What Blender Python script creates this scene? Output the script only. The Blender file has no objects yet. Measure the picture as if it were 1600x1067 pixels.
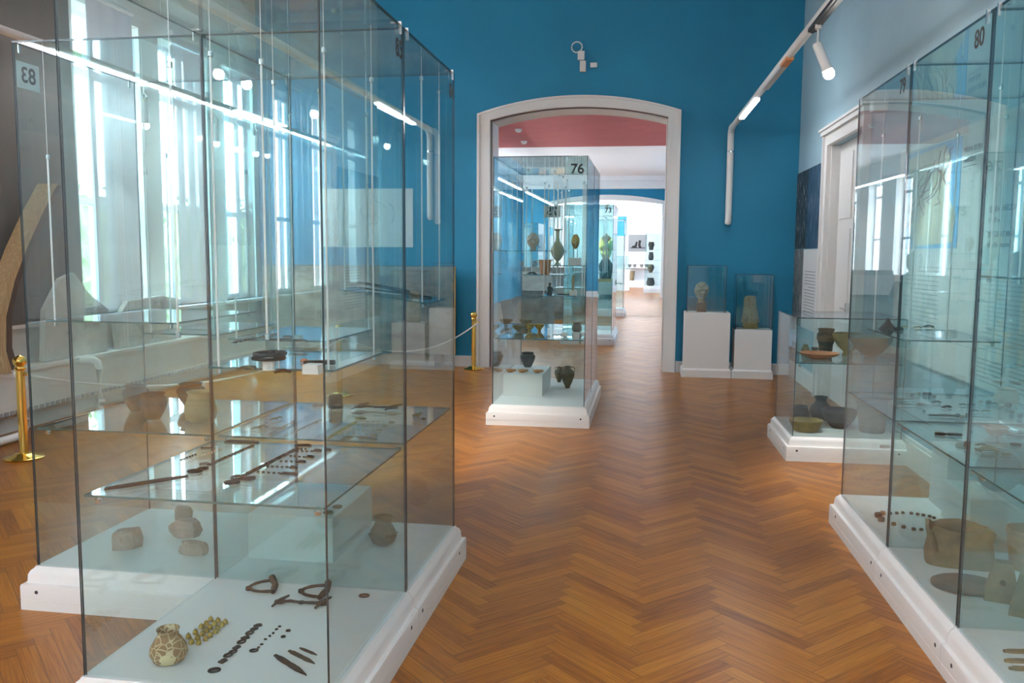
import bpy, math, random
from mathutils import Vector, Matrix
random.seed(7)
sc = bpy.context.scene
COL = sc.collection
PI = math.pi

# ---------------------------------------------------------------- materials
def nodes(name):
    m = bpy.data.materials.new(name); m.use_nodes = True
    nt = m.node_tree; nt.nodes.clear()
    o = nt.nodes.new('ShaderNodeOutputMaterial')
    return m, nt, o
def N(nt, t, **kw):
    n = nt.nodes.new(t)
    for k, v in kw.items():
        if k in n.inputs.keys(): n.inputs[k].default_value = v
        else: setattr(n, k, v)
    return n
def rgb(c): return (c[0], c[1], c[2], 1)
def mat(name, c, rough=.5, metal=0, c2=None, scale=8, bump=0, bscale=60, spec=.5, detail=4, stretch=None, sharp=(.35, .65)):
    m, nt, o = nodes(name)
    b = N(nt, 'ShaderNodeBsdfPrincipled', Roughness=rough, Metallic=metal)
    b.inputs['Specular IOR Level'].default_value = spec
    b.inputs['Base Color'].default_value = rgb(c)
    nt.links.new(b.outputs[0], o.inputs[0])
    if c2 or bump:
        tc = N(nt, 'ShaderNodeTexCoord'); mp = N(nt, 'ShaderNodeMapping')
        if stretch: mp.inputs['Scale'].default_value = stretch
        nt.links.new(tc.outputs['Object'], mp.inputs[0])
    if c2:
        t = N(nt, 'ShaderNodeTexNoise', Scale=scale, Detail=detail, Roughness=.6)
        nt.links.new(mp.outputs[0], t.inputs['Vector'])
        r = N(nt, 'ShaderNodeValToRGB')
        r.color_ramp.elements[0].position = sharp[0]; r.color_ramp.elements[1].position = sharp[1]
        r.color_ramp.elements[0].color = rgb(c); r.color_ramp.elements[1].color = rgb(c2)
        nt.links.new(t.outputs['Fac'], r.inputs[0]); nt.links.new(r.outputs[0], b.inputs['Base Color'])
    if bump:
        t2 = N(nt, 'ShaderNodeTexNoise', Scale=bscale, Detail=5)
        nt.links.new(mp.outputs[0], t2.inputs['Vector'])
        bp = N(nt, 'ShaderNodeBump', Strength=bump, Distance=.01)
        nt.links.new(t2.outputs['Fac'], bp.inputs['Height']); nt.links.new(bp.outputs[0], b.inputs['Normal'])
    return m
def emit(name, c, s):
    m, nt, o = nodes(name)
    e = N(nt, 'ShaderNodeEmission', Color=rgb(c), Strength=s)
    nt.links.new(e.outputs[0], o.inputs[0]); return m
def glass(name, tint, f0=.045, gain=.96):
    # thin clear sheet: see-through, tinted, with angle dependent reflection
    m, nt, o = nodes(name)
    g = N(nt, 'ShaderNodeNewGeometry')
    d = N(nt, 'ShaderNodeVectorMath', operation='DOT_PRODUCT')
    nt.links.new(g.outputs['Incoming'], d.inputs[0]); nt.links.new(g.outputs['Normal'], d.inputs[1])
    a = N(nt, 'ShaderNodeMath', operation='ABSOLUTE'); nt.links.new(d.outputs['Value'], a.inputs[0])
    s = N(nt, 'ShaderNodeMath', operation='SUBTRACT'); s.inputs[0].default_value = 1; nt.links.new(a.outputs[0], s.inputs[1])
    p = N(nt, 'ShaderNodeMath', operation='POWER'); nt.links.new(s.outputs[0], p.inputs[0]); p.inputs[1].default_value = 5
    q = N(nt, 'ShaderNodeMath', operation='MULTIPLY_ADD'); nt.links.new(p.outputs[0], q.inputs[0])
    q.inputs[1].default_value = gain - f0; q.inputs[2].default_value = f0
    t = N(nt, 'ShaderNodeBsdfTransparent', Color=rgb(tint))
    gl = N(nt, 'ShaderNodeBsdfGlossy', Roughness=0.0, Color=(.95, .97, 1, 1))
    mx = N(nt, 'ShaderNodeMixShader')
    nt.links.new(q.outputs[0], mx.inputs[0]); nt.links.new(t.outputs[0], mx.inputs[1]); nt.links.new(gl.outputs[0], mx.inputs[2])
    nt.links.new(mx.outputs[0], o.inputs[0]); return m
def cloth_mat(name, c, tr, c2=None):
    m, nt, o = nodes(name)
    d = N(nt, 'ShaderNodeBsdfDiffuse', Color=rgb(c)); t = N(nt, 'ShaderNodeBsdfTranslucent', Color=rgb(c))
    tc = N(nt, 'ShaderNodeTexCoord'); mp = N(nt, 'ShaderNodeMapping'); mp.inputs['Scale'].default_value = (30, 30, 400)
    nz = N(nt, 'ShaderNodeTexNoise', Scale=2, Detail=3)
    nt.links.new(tc.outputs['Object'], mp.inputs[0]); nt.links.new(mp.outputs[0], nz.inputs['Vector'])
    r = N(nt, 'ShaderNodeValToRGB'); k = c2 or tuple(x * .78 for x in c)
    r.color_ramp.elements[0].color = rgb(k); r.color_ramp.elements[1].color = rgb(c)
    r.color_ramp.elements[0].position = .35; r.color_ramp.elements[1].position = .65
    nt.links.new(nz.outputs['Fac'], r.inputs[0]); nt.links.new(r.outputs[0], d.inputs[0]); nt.links.new(r.outputs[0], t.inputs[0])
    mx = N(nt, 'ShaderNodeMixShader'); mx.inputs[0].default_value = tr
    nt.links.new(d.outputs[0], mx.inputs[1]); nt.links.new(t.outputs[0], mx.inputs[2]); nt.links.new(mx.outputs[0], o.inputs[0]); return m
def parquet_mat():
    m, nt, o = nodes('oak_parquet')
    b = N(nt, 'ShaderNodeBsdfPrincipled', Roughness=.26); b.inputs['Specular IOR Level'].default_value = .31
    at = N(nt, 'ShaderNodeAttribute', attribute_name='tone'); uv = N(nt, 'ShaderNodeUVMap', uv_map='UVMap')
    mp = N(nt, 'ShaderNodeMapping'); mp.inputs['Scale'].default_value = (3, 1.1, 1)
    ad = N(nt, 'ShaderNodeVectorMath', operation='MULTIPLY_ADD')
    cb = N(nt, 'ShaderNodeCombineXYZ'); 
    for i in range(3): nt.links.new(at.outputs['Fac'], cb.inputs[i])
    nt.links.new(cb.outputs[0], ad.inputs[0]); ad.inputs[1].default_value = (91, 57, 33)
    nt.links.new(uv.outputs[0], mp.inputs[0]); nt.links.new(mp.outputs[0], ad.inputs[2])
    n1 = N(nt, 'ShaderNodeTexNoise', Scale=1.2, Detail=6, Roughness=.6, Distortion=.6)
    mp2 = N(nt, 'ShaderNodeVectorMath', operation='MULTIPLY'); mp2.inputs[1].default_value = (.5, 6, 1)
    nt.links.new(ad.outputs[0], mp2.inputs[0]); nt.links.new(mp2.outputs[0], n1.inputs['Vector'])
    r = N(nt, 'ShaderNodeValToRGB'); e = r.color_ramp.elements
    e[0].position = .25; e[0].color = (.14, .04, .005, 1); e[1].position = .85; e[1].color = (.42, .18, .022, 1)
    k = r.color_ramp.elements.new(.52); k.color = (.29, .1, .009, 1)
    mul = N(nt, 'ShaderNodeMath', operation='MULTIPLY_ADD'); nt.links.new(at.outputs['Fac'], mul.inputs[0]); mul.inputs[1].default_value = .32; mul.inputs[2].default_value = -.15
    sm = N(nt, 'ShaderNodeMath', operation='ADD'); nt.links.new(n1.outputs['Fac'], sm.inputs[0]); nt.links.new(mul.outputs[0], sm.inputs[1])
    nt.links.new(sm.outputs[0], r.inputs[0])
    # seams from the plank UVs
    sp = N(nt, 'ShaderNodeSeparateXYZ'); nt.links.new(uv.outputs[0], sp.inputs[0])
    def edge(sock, wdt):
        a = N(nt, 'ShaderNodeMath', operation='SUBTRACT'); nt.links.new(sock, a.inputs[0]); a.inputs[1].default_value = .5
        c = N(nt, 'ShaderNodeMath', operation='ABSOLUTE'); nt.links.new(a.outputs[0], c.inputs[0])
        g = N(nt, 'ShaderNodeMath', operation='GREATER_THAN'); nt.links.new(c.outputs[0], g.inputs[0]); g.inputs[1].default_value = .5 - wdt
        return g
    e1, e2 = edge(sp.outputs[0], .003), edge(sp.outputs[1], .02)
    mxm = N(nt, 'ShaderNodeMath', operation='MAXIMUM'); nt.links.new(e1.outputs[0], mxm.inputs[0]); nt.links.new(e2.outputs[0], mxm.inputs[1])
    mc = N(nt, 'ShaderNodeMix', data_type='RGBA'); nt.links.new(mxm.outputs[0], mc.inputs[0]); nt.links.new(r.outputs[0], mc.inputs[6]); mc.inputs[7].default_value = (.12, .042, .012, 1)
    nt.links.new(mc.outputs[2], b.inputs['Base Color'])
    tc = N(nt, 'ShaderNodeTexCoord'); n2 = N(nt, 'ShaderNodeTexNoise', Scale=2.2, Detail=6); nt.links.new(tc.outputs['Object'], n2.inputs['Vector'])
    mr = N(nt, 'ShaderNodeMapRange'); nt.links.new(n2.outputs['Fac'], mr.inputs[0]); mr.inputs[3].default_value = .27; mr.inputs[4].default_value = .36
    nt.links.new(mr.outputs[0], b.inputs['Roughness'])
    nt.links.new(b.outputs[0], o.inputs[0]); return m
def net_mat():
    m, nt, o = nodes('net_painted_clay')
    b = N(nt, 'ShaderNodeBsdfPrincipled', Roughness=.8); tc = N(nt, 'ShaderNodeTexCoord')
    v = N(nt, 'ShaderNodeTexVoronoi', Scale=36, feature='DISTANCE_TO_EDGE'); nt.links.new(tc.outputs['Object'], v.inputs['Vector'])
    r = N(nt, 'ShaderNodeValToRGB'); r.color_ramp.elements[0].color = (.52, .43, .27, 1); r.color_ramp.elements[1].color = (.24, .145, .065, 1)
    r.color_ramp.elements[0].position = .035; r.color_ramp.elements[1].position = .06
    nt.links.new(v.outputs['Distance'], r.inputs[0])
    n = N(nt, 'ShaderNodeTexNoise', Scale=9, Detail=3); nt.links.new(tc.outputs['Object'], n.inputs['Vector'])
    st = N(nt, 'ShaderNodeMath', operation='GREATER_THAN'); nt.links.new(n.outputs['Fac'], st.inputs[0]); st.inputs[1].default_value = .6
    mc = N(nt, 'ShaderNodeMix', data_type='RGBA'); nt.links.new(st.outputs[0], mc.inputs[0]); nt.links.new(r.outputs[0], mc.inputs[6]); mc.inputs[7].default_value = (.55, .47, .27, 1)
    nt.links.new(mc.outputs[2], b.inputs['Base Color']); nt.links.new(b.outputs[0], o.inputs[0]); return m
def picture_mat(name, stops, scale, stretch=(1, 1, 1), detail=6):
    m, nt, o = nodes(name)
    b = N(nt, 'ShaderNodeBsdfPrincipled', Roughness=.55); tc = N(nt, 'ShaderNodeTexCoord'); mp = N(nt, 'ShaderNodeMapping'); mp.inputs['Scale'].default_value = stretch
    nt.links.new(tc.outputs['Object'], mp.inputs[0])
    t = N(nt, 'ShaderNodeTexNoise', Scale=scale, Detail=detail, Roughness=.65); nt.links.new(mp.outputs[0], t.inputs['Vector'])
    r = N(nt, 'ShaderNodeValToRGB')
    while len(r.color_ramp.elements) < len(stops): r.color_ramp.elements.new(.5)
    for e, (p, c) in zip(r.color_ramp.elements, stops): e.position = p; e.color = rgb(c)
    nt.links.new(t.outputs['Fac'], r.inputs[0]); nt.links.new(r.outputs[0], b.inputs['Base Color']); nt.links.new(b.outputs[0], o.inputs[0]); return m

M = {}
M['blue'] = mat('blue_paint', (.002, .185, .335), .6, c2=(.003, .205, .365), scale=1.2, bump=.03)
M['pale'] = mat('pale_blue_paint', (.29, .45, .54), .6, c2=(.32, .48, .565), scale=1.2)
M['lightblue'] = mat('light_blue_paint', (.05, .36, .56), .6)
M['white'] = mat('white_paint', (.76, .76, .755), .38)
M['wall'] = mat('off_white_plaster', (.62, .62, .58), .8, c2=(.66, .66, .63), scale=2)
M['ceil'] = mat('white_plaster', (.8, .79, .8), .9)
M['red'] = mat('red_ceiling_paint', (.3, .05, .05), .8, c2=(.34, .062, .06), scale=2)
M['floor'] = parquet_mat()
M['deck'] = mat('white_board', (.78, .785, .78), .5)
M['glass'] = glass('case_glass', (.922, .974, .974))
M['edge'] = mat('glass_edge', (.025, .045, .055), .15, spec=.8)
M['shelfedge'] = mat('shelf_glass_edge', (.04, .12, .125), .15, spec=.8)
M['winglass'] = glass('window_glass', (.98, .99, .99), .04, .9)
M['steel'] = mat('brushed_steel', (.75, .76, .77), .25, 1)
M['rod'] = mat('satin_rod', (.88, .89, .9), .4, .3)
M['brass'] = mat('polished_brass', (.83, .6, .16), .16, 1)
M['dark'] = mat('black_plastic', (.015, .015, .017), .4)
M['ink'] = mat('black_ink', (.012, .012, .014), .7)
M['grey'] = mat('grey_print', (.24, .25, .26), .7)
M['iron'] = mat('corroded_iron', (.010, .0095, .0095), .75, .1, c2=(.028, .024, .022), scale=60, bump=.5, bscale=160)
M['rust'] = mat('rusty_iron', (.02, .012, .009), .8, c2=(.05, .028, .018), scale=70, bump=.5, bscale=160)
M['greyiron'] = mat('grey_iron', (.1, .1, .1), .7, .2, c2=(.17, .165, .15), scale=60, bump=.4, bscale=160)
M['gilt'] = mat('gilt_bronze', (.55, .39, .09), .28, .9, c2=(.16, .11, .03), scale=45)
M['bronze'] = mat('green_bronze', (.11, .12, .08), .6, .3, c2=(.2, .17, .09), scale=60)
M['clay'] = mat('buff_clay', (.3, .235, .145), .85, c2=(.2, .155, .095), scale=14, bump=.2)
M['cream'] = mat('cream_clay', (.5, .4, .24), .8, c2=(.38, .3, .17), scale=10, bump=.1)
M['black'] = mat('black_clay', (.025, .026, .028), .6, c2=(.045, .045, .047), scale=12, bump=.1)
M['urn'] = mat('smoked_clay', (.035, .034, .034), .75, c2=(.17, .1, .055), scale=7, bump=.1, stretch=(.6, .6, 2.2), sharp=(.42, .56))
M['greyclay'] = mat('grey_clay', (.16, .155, .14), .85, c2=(.22, .21, .19), scale=10, bump=.1)
M['terra'] = mat('terracotta', (.52, .22, .11), .8, c2=(.42, .16, .08), scale=14)
M['orange'] = mat('orange_clay', (.55, .25, .08), .75, c2=(.42, .18, .06), scale=14)
M['ochre'] = mat('yellow_slip_clay', (.33, .24, .09), .7, c2=(.22, .155, .06), scale=10)
M['olive'] = mat('olive_clay', (.16, .125, .065), .6, c2=(.09, .07, .035), scale=16, bump=.1)
def two_tone():
    m, nt, o = nodes('two_tone_clay'); b = N(nt, 'ShaderNodeBsdfPrincipled', Roughness=.75); tc = N(nt, 'ShaderNodeTexCoord'); sp = N(nt, 'ShaderNodeSeparateXYZ')
    nz = N(nt, 'ShaderNodeTexNoise', Scale=14, Detail=4); ma = N(nt, 'ShaderNodeMath', operation='MULTIPLY_ADD'); ma.inputs[1].default_value = .05
    nt.links.new(tc.outputs['Object'], sp.inputs[0]); nt.links.new(tc.outputs['Object'], nz.inputs['Vector']); nt.links.new(nz.outputs['Fac'], ma.inputs[0]); nt.links.new(sp.outputs['Z'], ma.inputs[2])
    r = N(nt, 'ShaderNodeValToRGB'); r.color_ramp.elements[0].position = .075; r.color_ramp.elements[1].position = .105; r.color_ramp.elements[0].color = (.15, .09, .05, 1); r.color_ramp.elements[1].color = (.028, .028, .03, 1)
    nt.links.new(ma.outputs[0], r.inputs[0]); nt.links.new(r.outputs[0], b.inputs['Base Color']); nt.links.new(b.outputs[0], o.inputs[0]); return m
M['twotone'] = two_tone()
M['net'] = net_mat()
M['stone'] = mat('pinkish_stone', (.4, .26, .21), .9, c2=(.5, .35, .29), scale=22, bump=.6, bscale=40)
M['marble'] = mat('weathered_marble', (.42, .37, .29), .8, c2=(.28, .24, .17), scale=30, bump=.3, bscale=80)
M['palemarble'] = mat('pale_marble', (.6, .53, .44), .7, c2=(.46, .4, .33), scale=35, bump=.3, bscale=90)
M['slab'] = mat('grey_limestone', (.2, .195, .18), .9, c2=(.13, .125, .115), scale=5, bump=.3, bscale=25)
M['fresco'] = picture_mat('cracked_plaster', [(.4, (.5, .49, .45)), (.6, (.36, .35, .31)), (.68, (.14, .13, .12))], 1.7)
M['darkstone'] = mat('dark_stone', (.045, .045, .047), .85, c2=(.07, .068, .066), scale=20, bump=.4)
M['greenglass'] = mat('green_flask_glass', (.3, .33, .2), .12, c2=(.38, .4, .27), scale=6, spec=.8)
M['wood'] = mat('pale_dugout_oak', (.42, .3, .16), .8, c2=(.3, .2, .1), scale=10, bump=.4, bscale=30, stretch=(6, 6, .6))
M['wooddark'] = mat('dark_dugout_oak', (.09, .055, .035), .85, c2=(.05, .03, .022), scale=10, bump=.4, bscale=30)
M['edgewood'] = mat('pine_edging', (.6, .36, .12), .6)
M['jamb'] = mat('dark_red_timber', (.07, .018, .012), .5)
M['blind'] = cloth_mat('pale_grey_blind', (.8, .79, .85), .012)
M['curtain'] = cloth_mat('dark_linen_curtain', (.15, .142, .132), .04)
M['tube'] = emit('added_fill_tube', (.95, .97, 1), 55)  # strong emitter, used only by tubes added for general room light
M['uptube'] = emit('ceiling_fluorescent', (.95, .97, 1), 26)
M['print'] = mat('mid_grey_print', (.24, .25, .26), .6)
M['endtube'] = emit('track_end_fluorescent', (.95, .97, 1), 16)
M['softtube'] = emit('dim_fluorescent_tube', (.95, .97, 1), 7)
M['bulb'] = emit('spot_bulb', (1, .97, .92), 30)
M['amber'] = mat('orange_connector', (.75, .3, .1), .5)
M['rope'] = mat('white_rope', (.75, .73, .7), .8)
M['hedge'] = mat('hedge_leaves', (.2, .26, .11), .7, c2=(.46, .5, .26), scale=3)
M['ground'] = mat('outdoor_paving', (.6, .6, .57), .9)
M['board'] = picture_mat('faded_ruin_print', [(.3, (.035, .036, .036)), (.42, (.11, .1, .085)), (.52, (.22, .2, .17)), (.62, (.33, .31, .27)), (.75, (.2, .13, .07))], 1.6, (1, 1, 2.2))
M['bw'] = picture_mat('dark_photo_print', [(.42, (.006, .012, .02)), (.55, (.02, .035, .05)), (.66, (.35, .38, .4))], 5, (1, 3, 1.2))
M['bwblue'] = picture_mat('blue_photo_print', [(.38, (.006, .03, .065)), (.55, (.02, .07, .13)), (.7, (.3, .35, .42))], 4, (1, 6, .9))
M['bwgrey'] = picture_mat('grey_photo_print', [(.3, (.03, .03, .03)), (.5, (.14, .14, .14)), (.7, (.32, .32, .31))], 6, (1, 2, 1))
M['maplnd'] = picture_mat('map_land', [(.35, (.4, .38, .28)), (.65, (.52, .5, .4))], 3)
M['mapsea'] = mat('map_sea', (.12, .34, .6), .6)
M['panel'] = mat('grey_panel', (.62, .64, .65), .55)
M['arrow'] = mat('map_arrow', (.16, .07, .05), .7)
M['gold'] = mat('polished_gold', (.9, .62, .14), .2, 1)
M['navy'] = mat('navy_cloth', (.008, .012, .03), .9)
M['tealpane'] = mat('teal_board', (.2, .42, .45), .6)

# ---------------------------------------------------------------- mesh helper
class MB:
    def __init__(s): s.v = []; s.f = []; s.m = []; s.uv = None
    def add(s, vs, fs, mi=0, T=None):
        o = len(s.v)
        s.v += [tuple((T @ Vector(p)) if T else p) for p in vs]
        for f in fs: s.f.append(tuple(i + o for i in f)); s.m.append(mi)
        return s
    def hexa(s, b, t, mi=0, mis=None):   # four bottom and four top points
        o = len(s.v); s.v += [tuple(p) for p in b] + [tuple(p) for p in t]
        fs = [(3, 2, 1, 0), (4, 5, 6, 7), (0, 1, 5, 4), (1, 2, 6, 5), (2, 3, 7, 6), (3, 0, 4, 7)]
        for i, f in enumerate(fs): s.f.append(tuple(k + o for k in f)); s.m.append(mis[i] if mis else mi)
        return s
    def box(s, x0, x1, y0, y1, z0, z1, mi=0, thin=None, T=None):
        mis = [mi] * 6
        if thin: mis = [0 if (thin == 'z' and i < 2) or (thin == 'y' and i in (2, 4)) or (thin == 'x' and i in (3, 5)) else 1 for i in range(6)]
        b = [(x0, y0, z0), (x1, y0, z0), (x1, y1, z0), (x0, y1, z0)]; t = [(p[0], p[1], z1) for p in b]
        if T: b = [T @ Vector(p) for p in b]; t = [T @ Vector(p) for p in t]
        return s.hexa(b, t, mi, mis)
    def lathe(s, pr, n=28, c=(0, 0, 0), sx=1, sy=1, mi=0, wob=0, T=None):
        vs = []; fs = []
        for i, (r, z) in enumerate(pr):
            for k in range(n):
                a = 2 * PI * k / n; rr = r * (1 + wob * math.sin(2 * a + i * .6))
                vs.append((c[0] + rr * math.cos(a) * sx, c[1] + rr * math.sin(a) * sy, c[2] + z))
        for i in range(len(pr) - 1):
            for k in range(n):
                a, b = i * n + k, i * n + (k + 1) % n; fs.append((a, b, b + n, a + n))
        fs.append(tuple(range(n - 1, -1, -1))); fs.append(tuple(range((len(pr) - 1) * n, len(pr) * n)))
        return s.add(vs, fs, mi, T)
    def tube(s, pts, r, n=8, mi=0, closed=False, flat=1):
        pts = [Vector(p) for p in pts]; L = len(pts); vs = []; fs = []
        for i, p in enumerate(pts):
            a = pts[i - 1] if (i or closed) else p; b = pts[(i + 1) % L] if (i < L - 1 or closed) else p
            d = (b - a).normalized(); u = d.cross(Vector((0, 0, 1)))
            if u.length < 1e-3: u = d.cross(Vector((0, 1, 0)))
            u.normalize(); w = d.cross(u); rr = r[i] if isinstance(r, (list, tuple)) else r
            for k in range(n):
                t = 2 * PI * k / n; vs.append(tuple(p + u * (math.cos(t) * rr) + w * (math.sin(t) * rr * flat)))
        for i in range(L if closed else L - 1):
            j = (i + 1) % L
            for k in range(n): fs.append((i * n + k, i * n + (k + 1) % n, j * n + (k + 1) % n, j * n + k))
        if not closed: fs.append(tuple(range(n - 1, -1, -1))); fs.append(tuple(range((L - 1) * n, L * n)))
        return s.add(vs, fs, mi)
    def prism(s, poly, z0, z1, mi=0, T=None, top=1.0):
        n = len(poly); cx = sum(p[0] for p in poly) / n; cy = sum(p[1] for p in poly) / n
        vs = [(x, y, z0) for x, y in poly] + [(cx + (x - cx) * top, cy + (y - cy) * top, z1) for x, y in poly]
        fs = [tuple(range(n - 1, -1, -1)), tuple(range(n, 2 * n))] + [(i, (i + 1) % n, n + (i + 1) % n, n + i) for i in range(n)]
        return s.add(vs, fs, mi, T)
    def build(s, name, mats, parent=None, smooth=False, ang=40, loc=None, rz=0):
        me = bpy.data.meshes.new(name); me.from_pydata(s.v, [], s.f)
        for m in (mats if isinstance(mats, (list, tuple)) else [mats]): me.materials.append(M[m] if isinstance(m, str) else m)
        me.polygons.foreach_set('material_index', s.m)
        if smooth:
            me.polygons.foreach_set('use_smooth', [True] * len(me.polygons)); me.set_sharp_from_angle(angle=math.radians(ang))
        me.update()
        o = bpy.data.objects.new(name, me); COL.objects.link(o)
        if parent: o.parent = parent
        if loc: o.location = loc
        o.rotation_euler.z = rz
        return o
def tag(o, label, cat, group=None, kind=None):
    o['label'] = label; o['category'] = cat
    if group: o['group'] = group
    if kind: o['kind'] = kind
    return o
def thing(name, label, cat, loc, rz=0, group=None):
    o = bpy.data.objects.new(name, None); COL.objects.link(o); o.location = loc; o.rotation_euler.z = rz; o.empty_display_size = .05
    return tag(o, label, cat, group)
def struct(name, mb, mats, smooth=False, parent=None, loc=None, rz=0):
    o = mb.build(name, mats, parent, smooth, loc=loc, rz=rz)
    if not parent: o['kind'] = 'structure'
    return o
def copy_tree(o, parent=None):
    c = o.copy(); COL.objects.link(c)
    if parent: c.parent = parent
    for ch in list(o.children): copy_tree(ch, c)
    return c
def text_mesh(body, size, name, m, parent, T, align='CENTER'):
    cu = bpy.data.curves.new(name, 'FONT'); cu.body = body; cu.size = size; cu.align_x = align; cu.align_y = 'CENTER'; cu.extrude = .0004; cu.offset = size * .018
    ob = bpy.data.objects.new(name, cu); COL.objects.link(ob)
    dg = bpy.context.evaluated_depsgraph_get(); me = bpy.data.meshes.new_from_object(ob.evaluated_get(dg))
    bpy.data.objects.remove(ob); bpy.data.curves.remove(cu)
    me.transform(T); me.materials.clear(); me.materials.append(M[m])
    o = bpy.data.objects.new(name, me); COL.objects.link(o); o.parent = parent; return o
def face_T(pos, right, up=(0, 0, 1)):   # text plane: x axis = right, y axis = up
    r = Vector(right).normalized(); u = Vector(up).normalized(); n = r.cross(u)
    T = Matrix((r, u, n)).transposed().to_4x4(); T.translation = Vector(pos); return T
def lines_mb(x, y0, y1, z1, n, dz, h, right=1):   # rows of small print on a plane at local x, running along y
    mb = MB(); R = random.Random(int(abs(y0 * 100)) + n)
    for i in range(n):
        z = z1 - i * dz; t = y0
        end = y1 if R.random() < .8 else y0 + (y1 - y0) * R.uniform(.4, .9)
        while t < end:
            w = min(R.uniform(.012, .045), end - t)
            mb.box(x - .0012, x, t, t + w * .999, z - h, z); t += w + .008
    return mb
WORLD, EXPOSURE = 6, 2.15
# ---------------------------------------------------------------- camera
cam = bpy.data.cameras.new('camera'); co = bpy.data.objects.new('camera', cam); COL.objects.link(co)
cam.sensor_width = 36; cam.lens = 1354.45 / 1600 * 36; cam.clip_start = .05; cam.clip_end = 300
yaw, pit, rol = -.158123, .101027, .0068127
f = Vector((math.sin(yaw) * math.cos(pit), math.cos(yaw) * math.cos(pit), -math.sin(pit)))
r = Vector((math.cos(yaw), -math.sin(yaw), 0)); u = r.cross(f)
r2 = math.cos(rol) * r + math.sin(rol) * u; u2 = -math.sin(rol) * r + math.cos(rol) * u
co.matrix_world = Matrix(((r2.x, u2.x, -f.x, 0), (r2.y, u2.y, -f.y, 0), (r2.z, u2.z, -f.z, 1.7), (0, 0, 0, 1)))
sc.camera = co

# ---------------------------------------------------------------- setting
XL, YB, YA, ZC = -6.0, 12.75, -11.0, 5.6      # left wall, back wall, wall behind, ceiling
Y2, Y3 = 13.35, 35.0
RWX, RWR = 2.288, .0226                       # right wall frame: local x = -(distance from wall), local y = along
def herring(x0, x1, y0, y1, w=.075, n=7):
    L = w * n; s = math.sqrt(.5); mb = MB(); uv = []; tone = []
    def put(u0, v0, lu, lv):
        q = [(u0, v0), (u0 + lu, v0), (u0 + lu, v0 + lv), (u0, v0 + lv)]
        P = [((a - b) * s, (a + b) * s) for a, b in q]
        cx = sum(p[0] for p in P) / 4; cy = sum(p[1] for p in P) / 4
        if not (x0 - .3 < cx < x1 + .3 and y0 - .3 < cy < y1 + .3): return
        P = [(min(max(p[0], x0), x1), min(max(p[1], y0), y1)) for p in P]
        mb.add([(p[0], p[1], 0) for p in P], [(0, 1, 2, 3)])
        uv.extend([(0, 0), (1, 0), (1, 1), (0, 1)] if lu > lv else [(0, 1), (0, 0), (1, 0), (1, 1)]); tone.append(random.random())
    R = int((max(abs(y0), abs(y1)) + max(abs(x0), abs(x1))) * 1.5 / w)
    a = (w, w); b = (L, -L); J = int(max(abs(x0), abs(x1)) * 1.5 / L) + 4
    for j in range(-J, J + 1):
        for i in range(-R, R + 1):
            ox, oy = i * a[0] + j * b[0], i * a[1] + j * b[1]
            X, Y = (ox - oy) * s, (ox + oy) * s
            if X < x0 - 1 or X > x1 + 1 or Y < y0 - 1 or Y > y1 + 1: continue
            put(ox, oy, L, w); put(ox + L, oy + w - L, w, L)
    return mb, uv, tone
def make_floor(name, x0, x1, y0, y1):
    mb, uv, tone = herring(x0, x1, y0, y1)
    o = mb.build(name, 'floor'); me = o.data
    l = me.uv_layers.new(name='UVMap'); l.data.foreach_set('uv', [c for p in uv for c in p])
    at = me.attributes.new('tone', 'FLOAT', 'FACE'); at.data.foreach_set('value', tone); o['kind'] = 'structure'
    b = MB().box(x0, x1, y0, y1, -.1, -.004).build('subfloor', 'wooddark', o)
    return o
make_floor('floor', -6.2, 2.6, YA, 24.2)
make_floor('floor_2', -6.2, 2.6, 24.2, 46)
struct('ceiling', MB().box(-6.3, 2.8, YA - .2, YB + .6, ZC, ZC + .15), 'ceil')
struct('ceiling_2', MB().box(-6.3, 2.8, Y2, 25.2, 4.75, 4.9), 'red')
struct('ceiling_3', MB().box(-6.3, 2.8, 25.2, 46.2, 4.75, 4.9), 'ceil')

def arc_pts(ax0, ax1, zs, rise, n=24):
    c = (ax0 + ax1) / 2; h = (ax1 - ax0) / 2
    R = (h * h + rise * rise) / (2 * rise); zc = zs + rise - R; a = math.asin(h / R)
    return [(c + R * math.sin(-a + 2 * a * i / n), zc + R * math.cos(-a + 2 * a * i / n)) for i in range(n + 1)]
def arch_wall(name, y0, y1, x0, x1, ztop, ax0, ax1, zs, rise, mats):
    mb = MB(); mb.box(x0, ax0, y0, y1, 0, ztop); mb.box(ax1, x1, y0, y1, 0, ztop)
    P = arc_pts(ax0, ax1, zs, rise)
    for (xa, za), (xb, zb) in zip(P, P[1:]):
        mb.hexa([(xa, y0, za), (xb, y0, zb), (xb, y1, zb), (xa, y1, za)], [(xa, y0, ztop), (xb, y0, ztop), (xb, y1, ztop), (xa, y1, ztop)])
    return struct(name, mb, mats)
AX0, AX1, AZ, AR = -2.375, .19, 3.64, .165
arch_wall('wall_back', YB, Y2, -6.2, 2.5, ZC, AX0 - .03, AX1 + .03, AZ + .03, AR, 'blue')
def strip(outer, inner, y0, y1, mb=None, mi=0):
    mb = mb or MB()
    for i in range(len(outer) - 1):
        a, b, c, d = outer[i], outer[i + 1], inner[i + 1], inner[i]
        mb.hexa([(a[0], y0, a[1]), (b[0], y0, b[1]), (c[0], y0, c[1]), (d[0], y0, d[1])], [(a[0], y1, a[1]), (b[0], y1, b[1]), (c[0], y1, c[1]), (d[0], y1, d[1])], mi)
    return mb
def path(x0, x1, zs, rise, n=24): return [(x0, 0)] + arc_pts(x0, x1, zs, rise, n) + [(x1, 0)]
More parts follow.
